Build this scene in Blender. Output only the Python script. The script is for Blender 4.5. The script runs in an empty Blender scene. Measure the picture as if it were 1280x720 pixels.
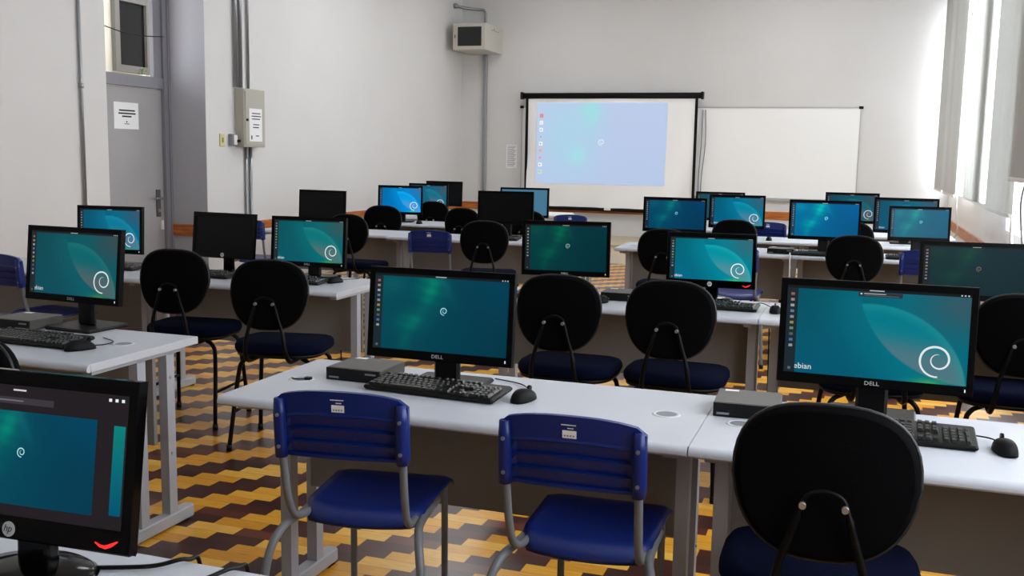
import bpy, math, random
from mathutils import Matrix, Vector
random.seed(7)
S = bpy.context.scene
COL = S.collection
R = math.radians

# ------------------------------------------------------------------ camera
F_PX, PITCH, YAW, ROLL, CAM_H = 1259.5, .130, .330, .0184, 1.4648
fw = Vector((-math.sin(YAW)*math.cos(PITCH), math.cos(YAW)*math.cos(PITCH), -math.sin(PITCH)))
rt = Vector((math.cos(YAW), math.sin(YAW), 0)); upv = rt.cross(fw)
r2 = rt*math.cos(ROLL)+upv*math.sin(ROLL); u2 = -rt*math.sin(ROLL)+upv*math.cos(ROLL)
cam = bpy.data.cameras.new('camera'); cam.sensor_width = 36; cam.lens = F_PX/1280*36; cam.clip_start = .05; cam.clip_end = 200
co = bpy.data.objects.new('camera', cam); COL.objects.link(co)
M = Matrix((( r2.x, u2.x, -fw.x, 0), (r2.y, u2.y, -fw.y, 0), (r2.z, u2.z, -fw.z, CAM_H), (0, 0, 0, 1)))
co.matrix_world = M
S.camera = co

# ------------------------------------------------------------------ world, exposure, large lights
w = bpy.data.worlds.new('sky'); S.world = w; w.use_nodes = True
bg = w.node_tree.nodes['Background']; bg.inputs[0].default_value = (.92, .96, 1, 1); bg.inputs[1].default_value = 5.0
S.view_settings.view_transform = 'Standard'; S.view_settings.look = 'None'; S.view_settings.gamma = 1
S.view_settings.use_curve_mapping = False; S.view_settings.exposure = 0.0
CEIL_LAMP = 9.0       # watts of each ceiling fixture
WINDOW_LIGHT = (230.0, 285.0, 165.0, 38.0)    # watts of daylight through each window

def area(name, loc, rot, sx, sy, power, color=(1, 1, 1)):
    l = bpy.data.lights.new(name, 'AREA'); l.shape = 'RECTANGLE'; l.size = sx; l.size_y = sy; l.energy = power; l.color = color
    o = bpy.data.objects.new(name, l); o.location = loc; o.rotation_euler = rot; COL.objects.link(o); return o

# ------------------------------------------------------------------ room constants
WL, WR, FRONT, BACK, CEIL = -6.182, 1.165, 15.36, -2.6, 4.3
RAIL_T, RAIL_B = .7226, .606
DESK_H = .74
WIN = [(9.75, 15.2), (7.4, 9.3), (4.2, 6.5), (.6, 3.4)]
WIN_Z0, WIN_Z1 = .93, 3.5
SILL = [1.08, .93, .93, .93]
for k, (a, b) in enumerate(WIN):
    area('window_daylight', (WR+.42, (a+b)/2, (WIN_Z0+WIN_Z1)/2), (0, R(90), 0), WIN_Z1-WIN_Z0, b-a, WINDOW_LIGHT[k], (.95, .98, 1))

# ------------------------------------------------------------------ materials
def lin(c):
    return tuple(((v/255)/12.92 if v/255 <= .04045 else ((v/255+.055)/1.055)**2.4) for v in c)
def mat(name, rgb, rough=.5, metal=0, coat=0, noise=0, nscale=20, bump=0, bscale=200, emit=None, spec=.4, trans=0):
    m = bpy.data.materials.new(name); m.use_nodes = True; nt = m.node_tree; N = nt.nodes; L = nt.links
    b = N['Principled BSDF']; c = lin(rgb)
    b.inputs['Base Color'].default_value = (*c, 1); b.inputs['Roughness'].default_value = rough
    b.inputs['Metallic'].default_value = metal; b.inputs['Coat Weight'].default_value = coat; b.inputs['Coat Roughness'].default_value = .15
    b.inputs['Specular IOR Level'].default_value = spec
    if trans: b.inputs['Transmission Weight'].default_value = trans
    tc = N.new('ShaderNodeTexCoord')
    if noise:
        n = N.new('ShaderNodeTexNoise'); n.inputs['Scale'].default_value = nscale; n.inputs['Detail'].default_value = 4
        L.new(tc.outputs['Object'], n.inputs['Vector'])
        mr = N.new('ShaderNodeMapRange'); mr.inputs[1].default_value = .3; mr.inputs[2].default_value = .7
        mr.inputs[3].default_value = 1-noise; mr.inputs[4].default_value = 1+noise; L.new(n.outputs['Fac'], mr.inputs[0])
        mx = N.new('ShaderNodeMix'); mx.data_type = 'RGBA'; mx.blend_type = 'MULTIPLY'; mx.inputs[0].default_value = 1
        mx.inputs[6].default_value = (*c, 1); L.new(mr.outputs[0], mx.inputs[7]); L.new(mx.outputs[2], b.inputs['Base Color'])
    if bump:
        n = N.new('ShaderNodeTexNoise'); n.inputs['Scale'].default_value = bscale; L.new(tc.outputs['Object'], n.inputs['Vector'])
        bp = N.new('ShaderNodeBump'); bp.inputs['Strength'].default_value = bump; bp.inputs['Distance'].default_value = .002
        L.new(n.outputs['Fac'], bp.inputs['Height']); L.new(bp.outputs[0], b.inputs['Normal'])
    if emit:
        b.inputs['Emission Color'].default_value = (*lin(emit[:3]), 1); b.inputs['Emission Strength'].default_value = emit[3]
    return m
def emis(name, rgb, s=1.0):
    m = mat(name, (5, 5, 6), .3, emit=(*rgb, s)); return m

MT = {}
MT['wall'] = mat('painted wall', (212, 211, 211), .85, noise=.02, nscale=1.5, bump=.15, bscale=60)
MT['wall_right'] = mat('painted window wall', (228, 229, 230), .85, noise=.02, nscale=1.5)
MT['reveal'] = mat('grey painted reveal', (176, 176, 184), .8, noise=.02, nscale=2)
MT['doorpaint'] = mat('grey enamel door', (160, 158, 160), .5, noise=.03, nscale=3)
MT['frame_grey'] = mat('grey enamel frame', (134, 134, 142), .5)
MT['ceiling'] = mat('ceiling paint', (226, 226, 224), .9, noise=.01)
MT['top'] = mat('light grey laminate', (190, 194, 204), .42, noise=.012, nscale=60)
MT['top_edge'] = mat('pvc edge band', (184, 186, 193), .5)
MT['metal_grey'] = mat('grey powder coat', (168, 170, 178), .5)
MT['panel_grey'] = mat('grey melamine panel', (128, 126, 125), .6, noise=.02, nscale=10)
MT['grommet_in'] = mat('grommet insert', (126, 130, 138), .6)
MT['grommet'] = mat('grommet ring', (200, 203, 210), .45)
MT['black'] = mat('black plastic', (9, 9, 10), .45, spec=.25)
MT['black_gloss'] = mat('glossy black plastic', (4, 4, 5), .12, spec=.14)
MT['black_matte'] = mat('matte black plastic', (14, 14, 16), .6, spec=.15)
MT['bezel'] = mat('black bezel', (6, 6, 7), .4, spec=.08)
MT['keycap'] = mat('black keycap', (18, 18, 19), .4, spec=.5)
MT['off_screen'] = mat('dark display', (9, 11, 13), .3, spec=.15)
MT['fabric'] = mat('black chair shell', (6, 6, 8), .75, bump=.3, bscale=300, spec=.04)
MT['shell_rim'] = mat('black chair rim', (30, 30, 33), .42)
MT['seat_fabric'] = mat('navy seat fabric', (8, 13, 34), .9, bump=.4, bscale=400, noise=.08, nscale=40, spec=.04)
MT['tube_black'] = mat('black steel tube', (7, 7, 8), .4, spec=.15)
MT['bolt'] = mat('zinc bolt', (200, 200, 205), .3, metal=.9)
MT['blue'] = mat('blue polypropylene', (6, 32, 104), .36, noise=.04, nscale=6, bump=.1, bscale=500)
MT['blue_dark'] = mat('blue polypropylene recess', (12, 32, 104), .5)
MT['tube_grey'] = mat('grey steel tube', (108, 111, 116), .4)
MT['white'] = mat('white plastic', (228, 228, 226), .5)
MT['paper'] = mat('paper', (236, 236, 238), .8)
MT['ink'] = mat('black ink', (30, 30, 32), .8)
MT['pcmetal'] = mat('dark grey metal case', (74, 72, 69), .45, metal=.1, noise=.05, nscale=50)
MT['steel'] = mat('galvanised conduit', (150, 152, 156), .32, metal=.75)
MT['panelbox'] = mat('beige grey enamel', (176, 173, 162), .5)
MT['beige'] = mat('beige rack enamel', (190, 186, 176), .5)
MT['smoke'] = mat('smoked rack door', (30, 30, 33), .2)
MT['ivory'] = mat('ivory plastic', (205, 198, 150), .5)
MT['board'] = mat('whiteboard', (242, 243, 244), .35)
MT['alu'] = mat('aluminium trim', (190, 190, 190), .35, metal=.6)
MT['cloth'] = mat('projection sheet', (246, 246, 247), .9, bump=.0)
MT['blind'] = mat('vertical blind fabric', (200, 200, 196), .9)
MT['platform'] = mat('cream platform paint', (226, 218, 205), .6)
MT['green'] = mat('leaf green', (90, 120, 60), .7, noise=.3, nscale=40)
MT['glassdark'] = mat('dark window glass', (26, 27, 28), .2, spec=.12)
MT['frame_dark'] = mat('dark lock plate', (84, 82, 82), .45)
MT['winframe'] = mat('white window frame', (228, 230, 230), .5)
# fabric lets daylight through
_n = MT['blind'].node_tree; _b = _n.nodes['Principled BSDF']; _t = _n.nodes.new('ShaderNodeBsdfTranslucent'); _t.inputs[0].default_value = (*lin((214, 216, 216)), 1)
_x = _n.nodes.new('ShaderNodeMixShader'); _x.inputs[0].default_value = .22; _n.links.new(_b.outputs[0], _x.inputs[1]); _n.links.new(_t.outputs[0], _x.inputs[2])
_n.links.new(_x.outputs[0], _n.nodes['Material Output'].inputs[0])

def glass_mat():
    m = bpy.data.materials.new('clear glass'); m.use_nodes = True; N = m.node_tree.nodes; L = m.node_tree.links
    N.remove(N['Principled BSDF']); g = N.new('ShaderNodeBsdfGlossy'); g.inputs['Roughness'].default_value = .02
    t = N.new('ShaderNodeBsdfTransparent'); x = N.new('ShaderNodeMixShader'); x.inputs[0].default_value = .06
    L.new(t.outputs[0], x.inputs[1]); L.new(g.outputs[0], x.inputs[2]); L.new(x.outputs[0], N['Material Output'].inputs[0]); return m
MT['glass'] = glass_mat()

def wood_mat(name, rgb, rgb2, scale=(1, 12, 12), rough=.35):
    m = mat(name, rgb, rough); N = m.node_tree.nodes; L = m.node_tree.links; b = N['Principled BSDF']
    tc = N.new('ShaderNodeTexCoord'); mp = N.new('ShaderNodeMapping'); mp.inputs['Scale'].default_value = scale
    n = N.new('ShaderNodeTexNoise'); n.inputs['Scale'].default_value = 3; n.inputs['Detail'].default_value = 6
    cr = N.new('ShaderNodeValToRGB'); cr.color_ramp.elements[0].position = .35; cr.color_ramp.elements[1].position = .65
    cr.color_ramp.elements[0].color = (*lin(rgb2), 1); cr.color_ramp.elements[1].color = (*lin(rgb), 1)
    L.new(tc.outputs['Object'], mp.inputs[0]); L.new(mp.outputs[0], n.inputs['Vector']); L.new(n.outputs['Fac'], cr.inputs[0]); L.new(cr.outputs[0], b.inputs['Base Color'])
    return m
MT['rail_y'] = wood_mat('varnished rail along wall', (196, 116, 50), (150, 80, 32), (12, 1.2, 12))
MT['rail_x'] = wood_mat('varnished rail across wall', (196, 116, 50), (150, 80, 32), (1.2, 12, 12))

def floor_mat():
    """stepped two-tone parquet: planks .214 x .0745, each row shifted by a third of a plank"""
    m = bpy.data.materials.new('stepped parquet'); m.use_nodes = True; N = m.node_tree.nodes; L = m.node_tree.links; b = N['Principled BSDF']
    tc = N.new('ShaderNodeTexCoord'); sp = N.new('ShaderNodeSeparateXYZ'); L.new(tc.outputs['Object'], sp.inputs[0])
    def mth(op, a, bb=None, c=None):
        n = N.new('ShaderNodeMath'); n.operation = op
        for i, v in enumerate((a, bb, c)):
            if v is None: continue
            if isinstance(v, (int, float)): n.inputs[i].default_value = v
            else: L.new(v, n.inputs[i])
        return n.outputs[0]
    X, Y = sp.outputs[0], sp.outputs[1]
    PL, PH, SH = .2139, .0745, .0713
    ry = mth('DIVIDE', mth('SUBTRACT', Y, 3.181), PH); row = mth('FLOOR', ry); fy = mth('SUBTRACT', ry, row)
    ux = mth('DIVIDE', mth('SUBTRACT', mth('ADD', X, 2.421), mth('MULTIPLY', row, SH)), PL); col = mth('FLOOR', ux); fx = mth('SUBTRACT', ux, col)
    par = mth('FLOORED_MODULO', col, 2.0)       # 0 light, 1 dark
    cv = N.new('ShaderNodeCombineXYZ'); L.new(col, cv.inputs[0]); L.new(row, cv.inputs[1])
    wn = N.new('ShaderNodeTexWhiteNoise'); wn.noise_dimensions = '2D'; L.new(cv.outputs[0], wn.inputs['Vector'])
    def ramp(stops):
        r = N.new('ShaderNodeValToRGB'); e = r.color_ramp.elements
        e[0].position, e[0].color = stops[0][0], (*lin(stops[0][1]), 1); e[1].position, e[1].color = stops[-1][0], (*lin(stops[-1][1]), 1)
        for p, c in stops[1:-1]:
            q = e.new(p); q.color = (*lin(c), 1)
        L.new(wn.outputs['Value'], r.inputs[0]); return r.outputs[0]
    light = ramp([(0, (214, 146, 36)), (.5, (234, 170, 52)), (1, (242, 190, 84))])
    dark = ramp([(0, (52, 22, 20)), (.5, (66, 30, 24)), (.85, (88, 42, 32)), (1, (112, 58, 42))])
    mx = N.new('ShaderNodeMix'); mx.data_type = 'RGBA'; L.new(par, mx.inputs[0]); L.new(light, mx.inputs[6]); L.new(dark, mx.inputs[7])
    # grain along the plank
    mp = N.new('ShaderNodeMapping'); mp.inputs['Scale'].default_value = (6, 60, 1); L.new(tc.outputs['Object'], mp.inputs[0])
    gn = N.new('ShaderNodeTexNoise'); gn.inputs['Scale'].default_value = 2; gn.inputs['Detail'].default_value = 5; L.new(mp.outputs[0], gn.inputs['Vector'])
    g = N.new('ShaderNodeMapRange'); g.inputs[1].default_value = .3; g.inputs[2].default_value = .7; g.inputs[3].default_value = .82; g.inputs[4].default_value = 1.12; L.new(gn.outputs['Fac'], g.inputs[0])
    ex = mth('MINIMUM', mth('MULTIPLY', fx, PL), mth('MULTIPLY', mth('SUBTRACT', 1, fx), PL))
    ey = mth('MINIMUM', mth('MULTIPLY', fy, PH), mth('MULTIPLY', mth('SUBTRACT', 1, fy), PH))
    ed = N.new('ShaderNodeMapRange'); ed.inputs[1].default_value = 0; ed.inputs[2].default_value = .0022; ed.inputs[3].default_value = .45; ed.inputs[4].default_value = 1
    L.new(mth('MINIMUM', ex, ey), ed.inputs[0])
    gm = mth('MULTIPLY', g.outputs[0], ed.outputs[0])
    mm = N.new('ShaderNodeMix'); mm.data_type = 'RGBA'; mm.blend_type = 'MULTIPLY'; mm.inputs[0].default_value = 1
    L.new(mx.outputs[2], mm.inputs[6]); L.new(gm, mm.inputs[7]); L.new(mm.outputs[2], b.inputs['Base Color'])
    b.inputs['Roughness'].default_value = .3; b.inputs['Specular IOR Level'].default_value = .35
    b.inputs['Coat Weight'].default_value = .25; b.inputs['Coat Roughness'].default_value = .22
    return m
MT['floor'] = floor_mat()
MT['platform_top'] = wood_mat('platform boards', (206, 190, 160), (190, 170, 138), (1, 10, 1))

# ------------------------------------------------------------------ mesh builder
class MB:
    def __init__(s): s.v = []; s.f = []; s.m = []; s.mats = []; s.cur = 0; s.sm = []
    def use(s, m):
        if m not in s.mats: s.mats.append(m)
        s.cur = s.mats.index(m); return s
    def add(s, vs, fs, smooth=False, T=None):
        o = len(s.v)
        for v in vs:
            v = Vector(v); s.v.append(tuple(T @ v) if T is not None else tuple(v))
        for f in fs: s.f.append([o+i for i in f]); s.m.append(s.cur); s.sm.append(smooth)
        return s
    def box(s, x0, x1, y0, y1, z0, z1, T=None, c=0):
        """box; c > 0 chamfers the vertical edges and the top rim"""
        if not c:
            vs = [(x, y, z) for z in (z0, z1) for y in (y0, y1) for x in (x0, x1)]
            return s.add(vs, [(0, 2, 3, 1), (4, 5, 7, 6), (0, 1, 5, 4), (2, 6, 7, 3), (0, 4, 6, 2), (1, 3, 7, 5)], T=T)
        def ring(d, z):
            a0, a1, b0, b1 = x0+d, x1-d, y0+d, y1-d
            return [(a0+c, b0, z), (a1-c, b0, z), (a1, b0+c, z), (a1, b1-c, z), (a1-c, b1, z), (a0+c, b1, z), (a0, b1-c, z), (a0, b0+c, z)]
        rs = [ring(c*.7, z0), ring(0, z0+c), ring(0, z1-c), ring(c*.7, z1)]
        vs = [p for r in rs for p in r]; fs = [tuple(range(7, -1, -1)), tuple(range(24, 32))]
        for k in range(3):
            for i in range(8): j = (i+1) % 8; fs.append((k*8+i, k*8+j, (k+1)*8+j, (k+1)*8+i))
        return s.add(vs, fs, T=T)
    def tube(s, pts, r, n=8, caps=True, sq=None):
        pts = [Vector(p) for p in pts]; rings = []; prev = None
        for i, p in enumerate(pts):
            d = (pts[min(i+1, len(pts)-1)]-pts[max(i-1, 0)])
            if d.length < 1e-9: d = Vector((0, 0, 1))
            d.normalize()
            if prev is None:
                a = Vector((0, 0, 1)) if abs(d.z) < .9 else Vector((1, 0, 0))
                x = d.cross(a).normalized()
            else:
                x = prev - d*prev.dot(d)
                x = x.normalized() if x.length > 1e-6 else d.orthogonal().normalized()
            prev = x; y = d.cross(x)
            rr = r[i] if isinstance(r, (list, tuple)) else r
            rings.append([p+(x*math.cos(2*math.pi*k/n)+y*math.sin(2*math.pi*k/n))*rr for k in range(n)])
        vs = [v for q in rings for v in q]; fs = []
        for i in range(len(rings)-1):
            for k in range(n): j = (k+1) % n; fs.append((i*n+k, i*n+j, (i+1)*n+j, (i+1)*n+k))
        if caps: fs.append(tuple(range(n-1, -1, -1))); fs.append(tuple(range((len(rings)-1)*n, len(rings)*n)))
        return s.add(vs, fs, smooth=True)
    def cyl(s, c, r, h, n=20, axis='z', r1=None, T=None, smooth=True):
        r1 = r if r1 is None else r1; c = Vector(c)
        def P(a, b, t):
            return {'z': (a, b, t), 'y': (a, t, b), 'x': (t, a, b)}[axis]
        vs = [tuple(c+Vector(P(r*math.cos(2*math.pi*k/n), r*math.sin(2*math.pi*k/n), 0))) for k in range(n)]
        vs += [tuple(c+Vector(P(r1*math.cos(2*math.pi*k/n), r1*math.sin(2*math.pi*k/n), h))) for k in range(n)]
        fs = [(k, (k+1) % n, (k+1) % n+n, k+n) for k in range(n)]
        s.add(vs, fs, smooth, T); o = len(s.v)-2*n
        s.f.append([o+k for k in range(n-1, -1, -1)]); s.m.append(s.cur); s.sm.append(False)
        s.f.append([o+n+k for k in range(n)]); s.m.append(s.cur); s.sm.append(False)
        return s
    def prism(s, poly, y0, y1, plane='xz', T=None, smooth=False):
        """extrude a 2D outline; plane xz goes along y, xy along z, yz along x"""
        n = len(poly)
        def P(a, b, t): return {'xz': (a, t, b), 'xy': (a, b, t), 'yz': (t, a, b)}[plane]
        vs = [P(a, b, y0) for a, b in poly]+[P(a, b, y1) for a, b in poly]
        fs = [tuple(range(n)), tuple(range(2*n-1, n-1, -1))]+[(k, k+n, (k+1) % n+n, (k+1) % n) for k in range(n)]
        s.add(vs, fs[:2], T=T); o = len(s.v)-2*n
        for f in fs[2:]: s.f.append([o+i for i in f]); s.m.append(s.cur); s.sm.append(smooth)
        return s
    def build(s, name, m=None, parent=None, loc=None, bevel=0, mtx=None):
        me = bpy.data.meshes.new(name); me.from_pydata(s.v, [], s.f)
        for q in (s.mats or [m]): me.materials.append(q)
        for p, i, sm in zip(me.polygons, s.m, s.sm): p.material_index = i; p.use_smooth = sm
        me.update()
        import bmesh
        bm = bmesh.new(); bm.from_mesh(me); bmesh.ops.recalc_face_normals(bm, faces=bm.faces[:]); bm.to_mesh(me); bm.free()
        o = bpy.data.objects.new(name, me); COL.objects.link(o)
        if parent is not None: o.parent = parent
        if loc is not None: o.location = loc
        if mtx is not None: o.matrix_local = mtx
        if bevel:
            b = o.modifiers.new('b', 'BEVEL'); b.width = bevel; b.segments = 2; b.limit_method = 'ANGLE'; b.angle_limit = R(50)
        return o

def spline(pts, n=6):
    pts = [Vector(p) for p in pts]; P = [pts[0]*2-pts[1]]+pts+[pts[-1]*2-pts[-2]]; out = []
    for i in range(1, len(P)-2):
        a, b, c, d = P[i-1:i+3]
        for k in range(n):
            t = k/n; out.append(.5*((2*b)+(c-a)*t+(2*a-5*b+4*c-d)*t*t+(-a+3*b-3*c+d)*t**3))
    out.append(pts[-1]); return out

def thing(name, label, cat, loc=(0, 0, 0), rz=0, group=None):
    o = bpy.data.objects.new(name, None); COL.objects.link(o); o.location = loc; o.rotation_euler = (0, 0, rz)
    o.empty_display_size = .1; return tag(o, label, cat, group)
def tag(o, label, cat, group=None):
    o['label'] = label; o['category'] = cat
    if group: o['group'] = group
    return o
def struct(o): o['kind'] = 'structure'; return o
def dup(src, label, loc, rz):
    r = src.copy(); COL.objects.link(r); r.location = loc; r.rotation_euler = (0, 0, rz); r['label'] = label
    def rec(a, b):
        for ch in list(a.children):
            c = ch.copy(); COL.objects.link(c); c.parent = b; rec(ch, c)
    rec(src, r); return r
def text_geo(txt, size):
    """vertices and faces of a word in the xz plane facing -y, centred on the origin"""
    cu = bpy.data.curves.new('t', 'FONT'); cu.body = txt; cu.size = size; cu.align_x = 'CENTER'; cu.align_y = 'CENTER'; cu.resolution_u = 2
    o = bpy.data.objects.new('t', cu); COL.objects.link(o); dg = bpy.context.evaluated_depsgraph_get()
    me = bpy.data.meshes.new_from_object(o.evaluated_get(dg)); vs = [(v.co.x, 0, v.co.y) for v in me.vertices]; fs = [tuple(p.vertices) for p in me.polygons]
    bpy.data.objects.remove(o); bpy.data.meshes.remove(me); bpy.data.curves.remove(cu); return vs, fs

# ------------------------------------------------------------------ room shell
T_ = .3
struct(MB().box(WL-3.2, WR+T_, BACK, FRONT+.2, -.12, 0).build('floor', MT['floor']))
struct(MB().box(WL-3.2, WR+T_, BACK, FRONT+.2, CEIL, CEIL+.15).build('ceiling', MT['ceiling']))
struct(MB().box(WL-3.2, WR+T_, FRONT, FRONT+.2, 0, CEIL).build('wall_front', MT['wall']))
struct(MB().box(WL-3.2, WR+T_, BACK-.2, BACK, 0, CEIL).build('wall_back', MT['wall']))
RY0, RY1, DX = 7.19, 8.58, -6.66
b = MB(); b.use(MT['wall']).box(WL-.5, WL, BACK, RY0, 0, CEIL).box(WL-.5, WL, RY1+.004, FRONT, 0, CEIL)
b.use(MT['reveal']).box(WL-.5, WL-.0015, RY1, RY1+.004, 0, CEIL)
b.box(WL-.5, WL, RY0, RY1, 3.35, CEIL)
struct(b.build('wall_left'))
# wall with window openings
b = MB(); b.use(MT['wall_right']).box(WR, WR+T_, BACK, FRONT, 0, WIN_Z0).box(WR, WR+T_, BACK, FRONT, WIN_Z1, CEIL)
ys = [BACK]+[q for w_ in sorted(WIN) for q in w_]+[FRONT]
for k in range(0, len(ys), 2): b.box(WR, WR+T_, ys[k], ys[k+1], WIN_Z0, WIN_Z1)
b.box(WR, WR+T_, WIN[0][0], WIN[0][1], WIN_Z0, SILL[0])
struct(b.build('wall_right'))
for k, (a, c) in enumerate(WIN):
    b = MB(); x0, x1 = WR+.12, WR+.17; zs = SILL[k]
    b.box(x0, x1, a, c, zs, zs+.05).box(x0, x1, a, c, WIN_Z1-.05, WIN_Z1)
    n = 3
    for i in range(n+1):
        yy = a+(c-a)*i/n; yy = min(max(yy, a+.03), c-.03); b.box(x0, x1, yy-.03, yy+.03, zs, WIN_Z1)
    b.box(x0+.005, x1-.005, a, c, 2.55, 2.6)
    wobj = struct(b.build('window_%d' % (k+1), MT['winframe']))
    MB().box(x0+.02, x0+.026, a+.03, c-.03, zs+.05, WIN_Z1-.05).build('pane', MT['glass'], wobj)
    h = MB()
    for i in range(1, n): yy = a+(c-a)*i/n; h.box(x0-.03, x0, yy-.012, yy+.012, 1.42, 1.54).box(x0-.045, x0-.03, yy-.01, yy+.06, 1.5, 1.525)
    h.build('latch', MT['steel'], wobj)
# recess with the door
b = MB(); b.use(MT['frame_grey']).box(DX-.02, DX+.06, RY1-.085, RY1, 0, 3.35)
b.box(DX-.02, DX+.06, RY0, RY0+.06, 0, 3.35).box(DX-.02, DX+.05, RY0, RY1, 2.06, 2.17).box(DX-.02, DX+.05, RY0, RY1, 3.25, 3.35)
b.box(DX-.015, DX+.035, RY1-.2, RY1-.085, 2.17, 3.25)
b.box(DX+.06, DX+.075, RY1-.03, RY1, 0, 3.35)
struct(b.build('trim_1', bevel=.004))
door = MB().box(DX-.02, DX+.02, RY0+.06, RY1-.085, .01, 2.055).build('door_1', MT['doorpaint'], bevel=.004); struct(door)
h = MB().use(MT['frame_dark']); h.box(DX+.02, DX+.03, 8.375, 8.435, .80, 1.07).use(MT['steel']).tube([(DX+.028, 8.405, .985), (DX+.075, 8.405, .985), (DX+.08, 8.30, .985)], .011)
h.cyl((DX+.02, 8.405, .86), .018, .02, axis='x').use(MT['white']).box(DX+.02, DX+.04, 8.435, 8.465, .67, .76)
h.build('handle', None, door)
# corridor seen through the transom: pale wall with a dark window
cw = MB().box(WL-2.9, WL-2.8, 6.5, 12.5, 0, CEIL).build('wall_corridor', mat('corridor wall', (236, 234, 220), .9)); struct(cw)
cx = WL-2.79
wf = MB(); ya, yb, za, zb = 10.56, 11.24, 2.44, 3.40
wf.box(cx, cx+.06, ya, ya+.085, za, zb).box(cx, cx+.06, yb-.09, yb, za, zb).box(cx, cx+.058, ya+.085, yb-.09, za, za+.085).box(cx, cx+.058, ya+.085, yb-.09, zb-.085, zb)
wfo = wf.build('window_5', mat('corridor window frame', (120, 120, 118), .5)); struct(wfo)
MB().box(cx, cx+.02, ya+.083, yb-.092, za+.083, zb-.083).build('pane', MT['glassdark'], wfo)
area('corridor_lamp', (WL-1.7, 10.2, CEIL-.1), (0, 0, 0), .4, 3, 45)
PX_, PY_ = -8.4, 10.40
pb = MB().use(MT['white']).cyl((PX_, PY_, 2.29), .035, .08, r1=.045).use(MT['green'])
for i in range(40):
    a = random.uniform(0, 6.28); q = random.uniform(.0, .06); p = Vector((PX_+q*math.sin(a), PY_+q*math.cos(a), 2.36+random.uniform(0, .08)))
    d = Vector((math.cos(a), math.sin(a), random.uniform(-.2, .8)))*.04; s_ = d.cross(Vector((0, 0, 1))).normalized()*.014
    pb.add([p, p+d*.5+s_, p+d, p+d*.5-s_], [(0, 1, 2, 3)])
pb.box(PX_-.003, PX_+.003, PY_-.003, PY_+.003, 2.36, 2.42)
tag(pb.build('potted_plant'), 'small green potted plant glimpsed through the transom above the door', 'plant')
t = thing('corridor_cabinet', 'tall pale cabinet in the corridor under the small plant, behind the door', 'cabinet', (-8.4, 10.45, 0))
MB().box(-.2, .2, -.3, .3, 0, 2.29, c=.01).build('body', MT['beige'], t)
for sy in (-.15, .15): MB().box(.2, .215, sy-.145, sy+.145, .05, 2.25, c=.004).build('door', MT['beige'], t)
cb = MB().tube(spline([(DX+.07, RY0+.0, 2.66), (DX+.08, 7.75, 2.56), (DX+.08, 8.1, 2.54), (DX+.075, 8.5, 2.57)]), .005, 6)
tag(cb.build('cable', MT['black']), 'thin grey cable sagging across the transom opening above the door', 'cable')

# wooden wall rail
for nm, bx, mm in (('trim_2', (WL, WL+.022, RY1+.02, FRONT, RAIL_B, RAIL_T), 'rail_y'),
                   ('trim_3', (WL-.44, WL+.0, RY1-.022, RY1, RAIL_B, RAIL_T), 'rail_x'), ('trim_4', (WL+.022, WR-.022, FRONT-.022, FRONT, RAIL_B, RAIL_T), 'rail_x'),
                   ('trim_5', (WR-.022, WR, BACK, FRONT, RAIL_B, RAIL_T), 'rail_y')):
    struct(MB().box(*bx).build(nm, MT[mm], bevel=.004))
# low platform in front of the screen
struct(MB().use(MT['platform']).box(WL, WR, 13.74, FRONT, 0, .235).use(MT['platform_top']).box(WL, WR, 13.72, FRONT, .235, .265).build('trim_6'))

# ------------------------------------------------------------------ ceiling fixtures
def fixture(x, y, lbl):
    t = thing('ceiling_lamp', lbl, 'ceiling lamp', (x, y, CEIL), 0, 'fluorescent lamps on the ceiling')
    MB().box(-.14, .14, -.62, .62, -.07, 0, c=.01).build('housing', MT['white'], t)
    for sx in (-.06, .06):
        MB().cyl((sx, -.59, -.09), .015, 1.18, 12, axis='y').build('tube', emis_tube, t)
    l = area('lamp_light', (x, y, CEIL-.13), (0, 0, 0), .3, 1.2, CEIL_LAMP*{1.2: .35, 4.4: .5, 7.6: 1.6, 10.8: 4.0, 13.6: 1.5}[y], (.95, .98, 1))
emis_tube = emis('fluorescent tube', (250, 252, 255), 2.5)
for x in (-4.4, -.9):
    for y in (1.2, 4.4, 7.6, 10.8, 13.6):
        fixture(x, y, 'twin tube fluorescent lamp on the ceiling')

# ------------------------------------------------------------------ wall fittings
def conduit(pts, r, label, clips=()):
    t = thing('conduit', label, 'pipe', pts[0])
    o = Vector(pts[0]); b = MB().tube([Vector(p)-o for p in pts], r, 10); b.build('pipe', MT['steel'], t)
    for c in clips:
        c = Vector(c)-o; MB().cyl(c-Vector((0, 0, .02)), r*1.45, .04, 12).build('coupling', MT['steel'], t)
    return t
X0 = WL+.02
conduit([(X0, 6.87, CEIL), (X0, 6.87, 0)], .014, 'long vertical conduit on the near left wall, left of the door recess', [(X0, 6.87, 1.98)])
conduit([(X0+.01, 9.065, CEIL), (X0+.01, 9.065, 2.12)], .022, 'leftmost of three conduits rising from the electrical box')
conduit([(X0+.01, 9.145, CEIL), (X0+.01, 9.145, 2.12)], .022, 'middle of three conduits rising from the electrical box')
conduit([(X0+.0, 9.30, CEIL), (X0+.0, 9.30, 2.12)], .014, 'rightmost and thinnest of three conduits rising from the electrical box')
conduit([(X0, 9.235, 1.52), (X0, 9.235, 0)], .014, 'left of two conduits below the electrical box')
conduit([(X0, 9.32, 1.52), (X0, 9.32, 0)], .018, 'right of two conduits below the electrical box')
t = thing('electrical_box', 'grey metal electrical box with a paper notice on the left wall', 'electrical box', (WL, 9.265, 1.81))
MB().box(0, .115, -.195, .195, -.3, .3, c=.006).build('body', MT['panelbox'], t)
d = MB().box(.115, .123, -.18, .18, -.28, .28, c=.003).build('door', MT['panelbox'], t)
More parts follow.
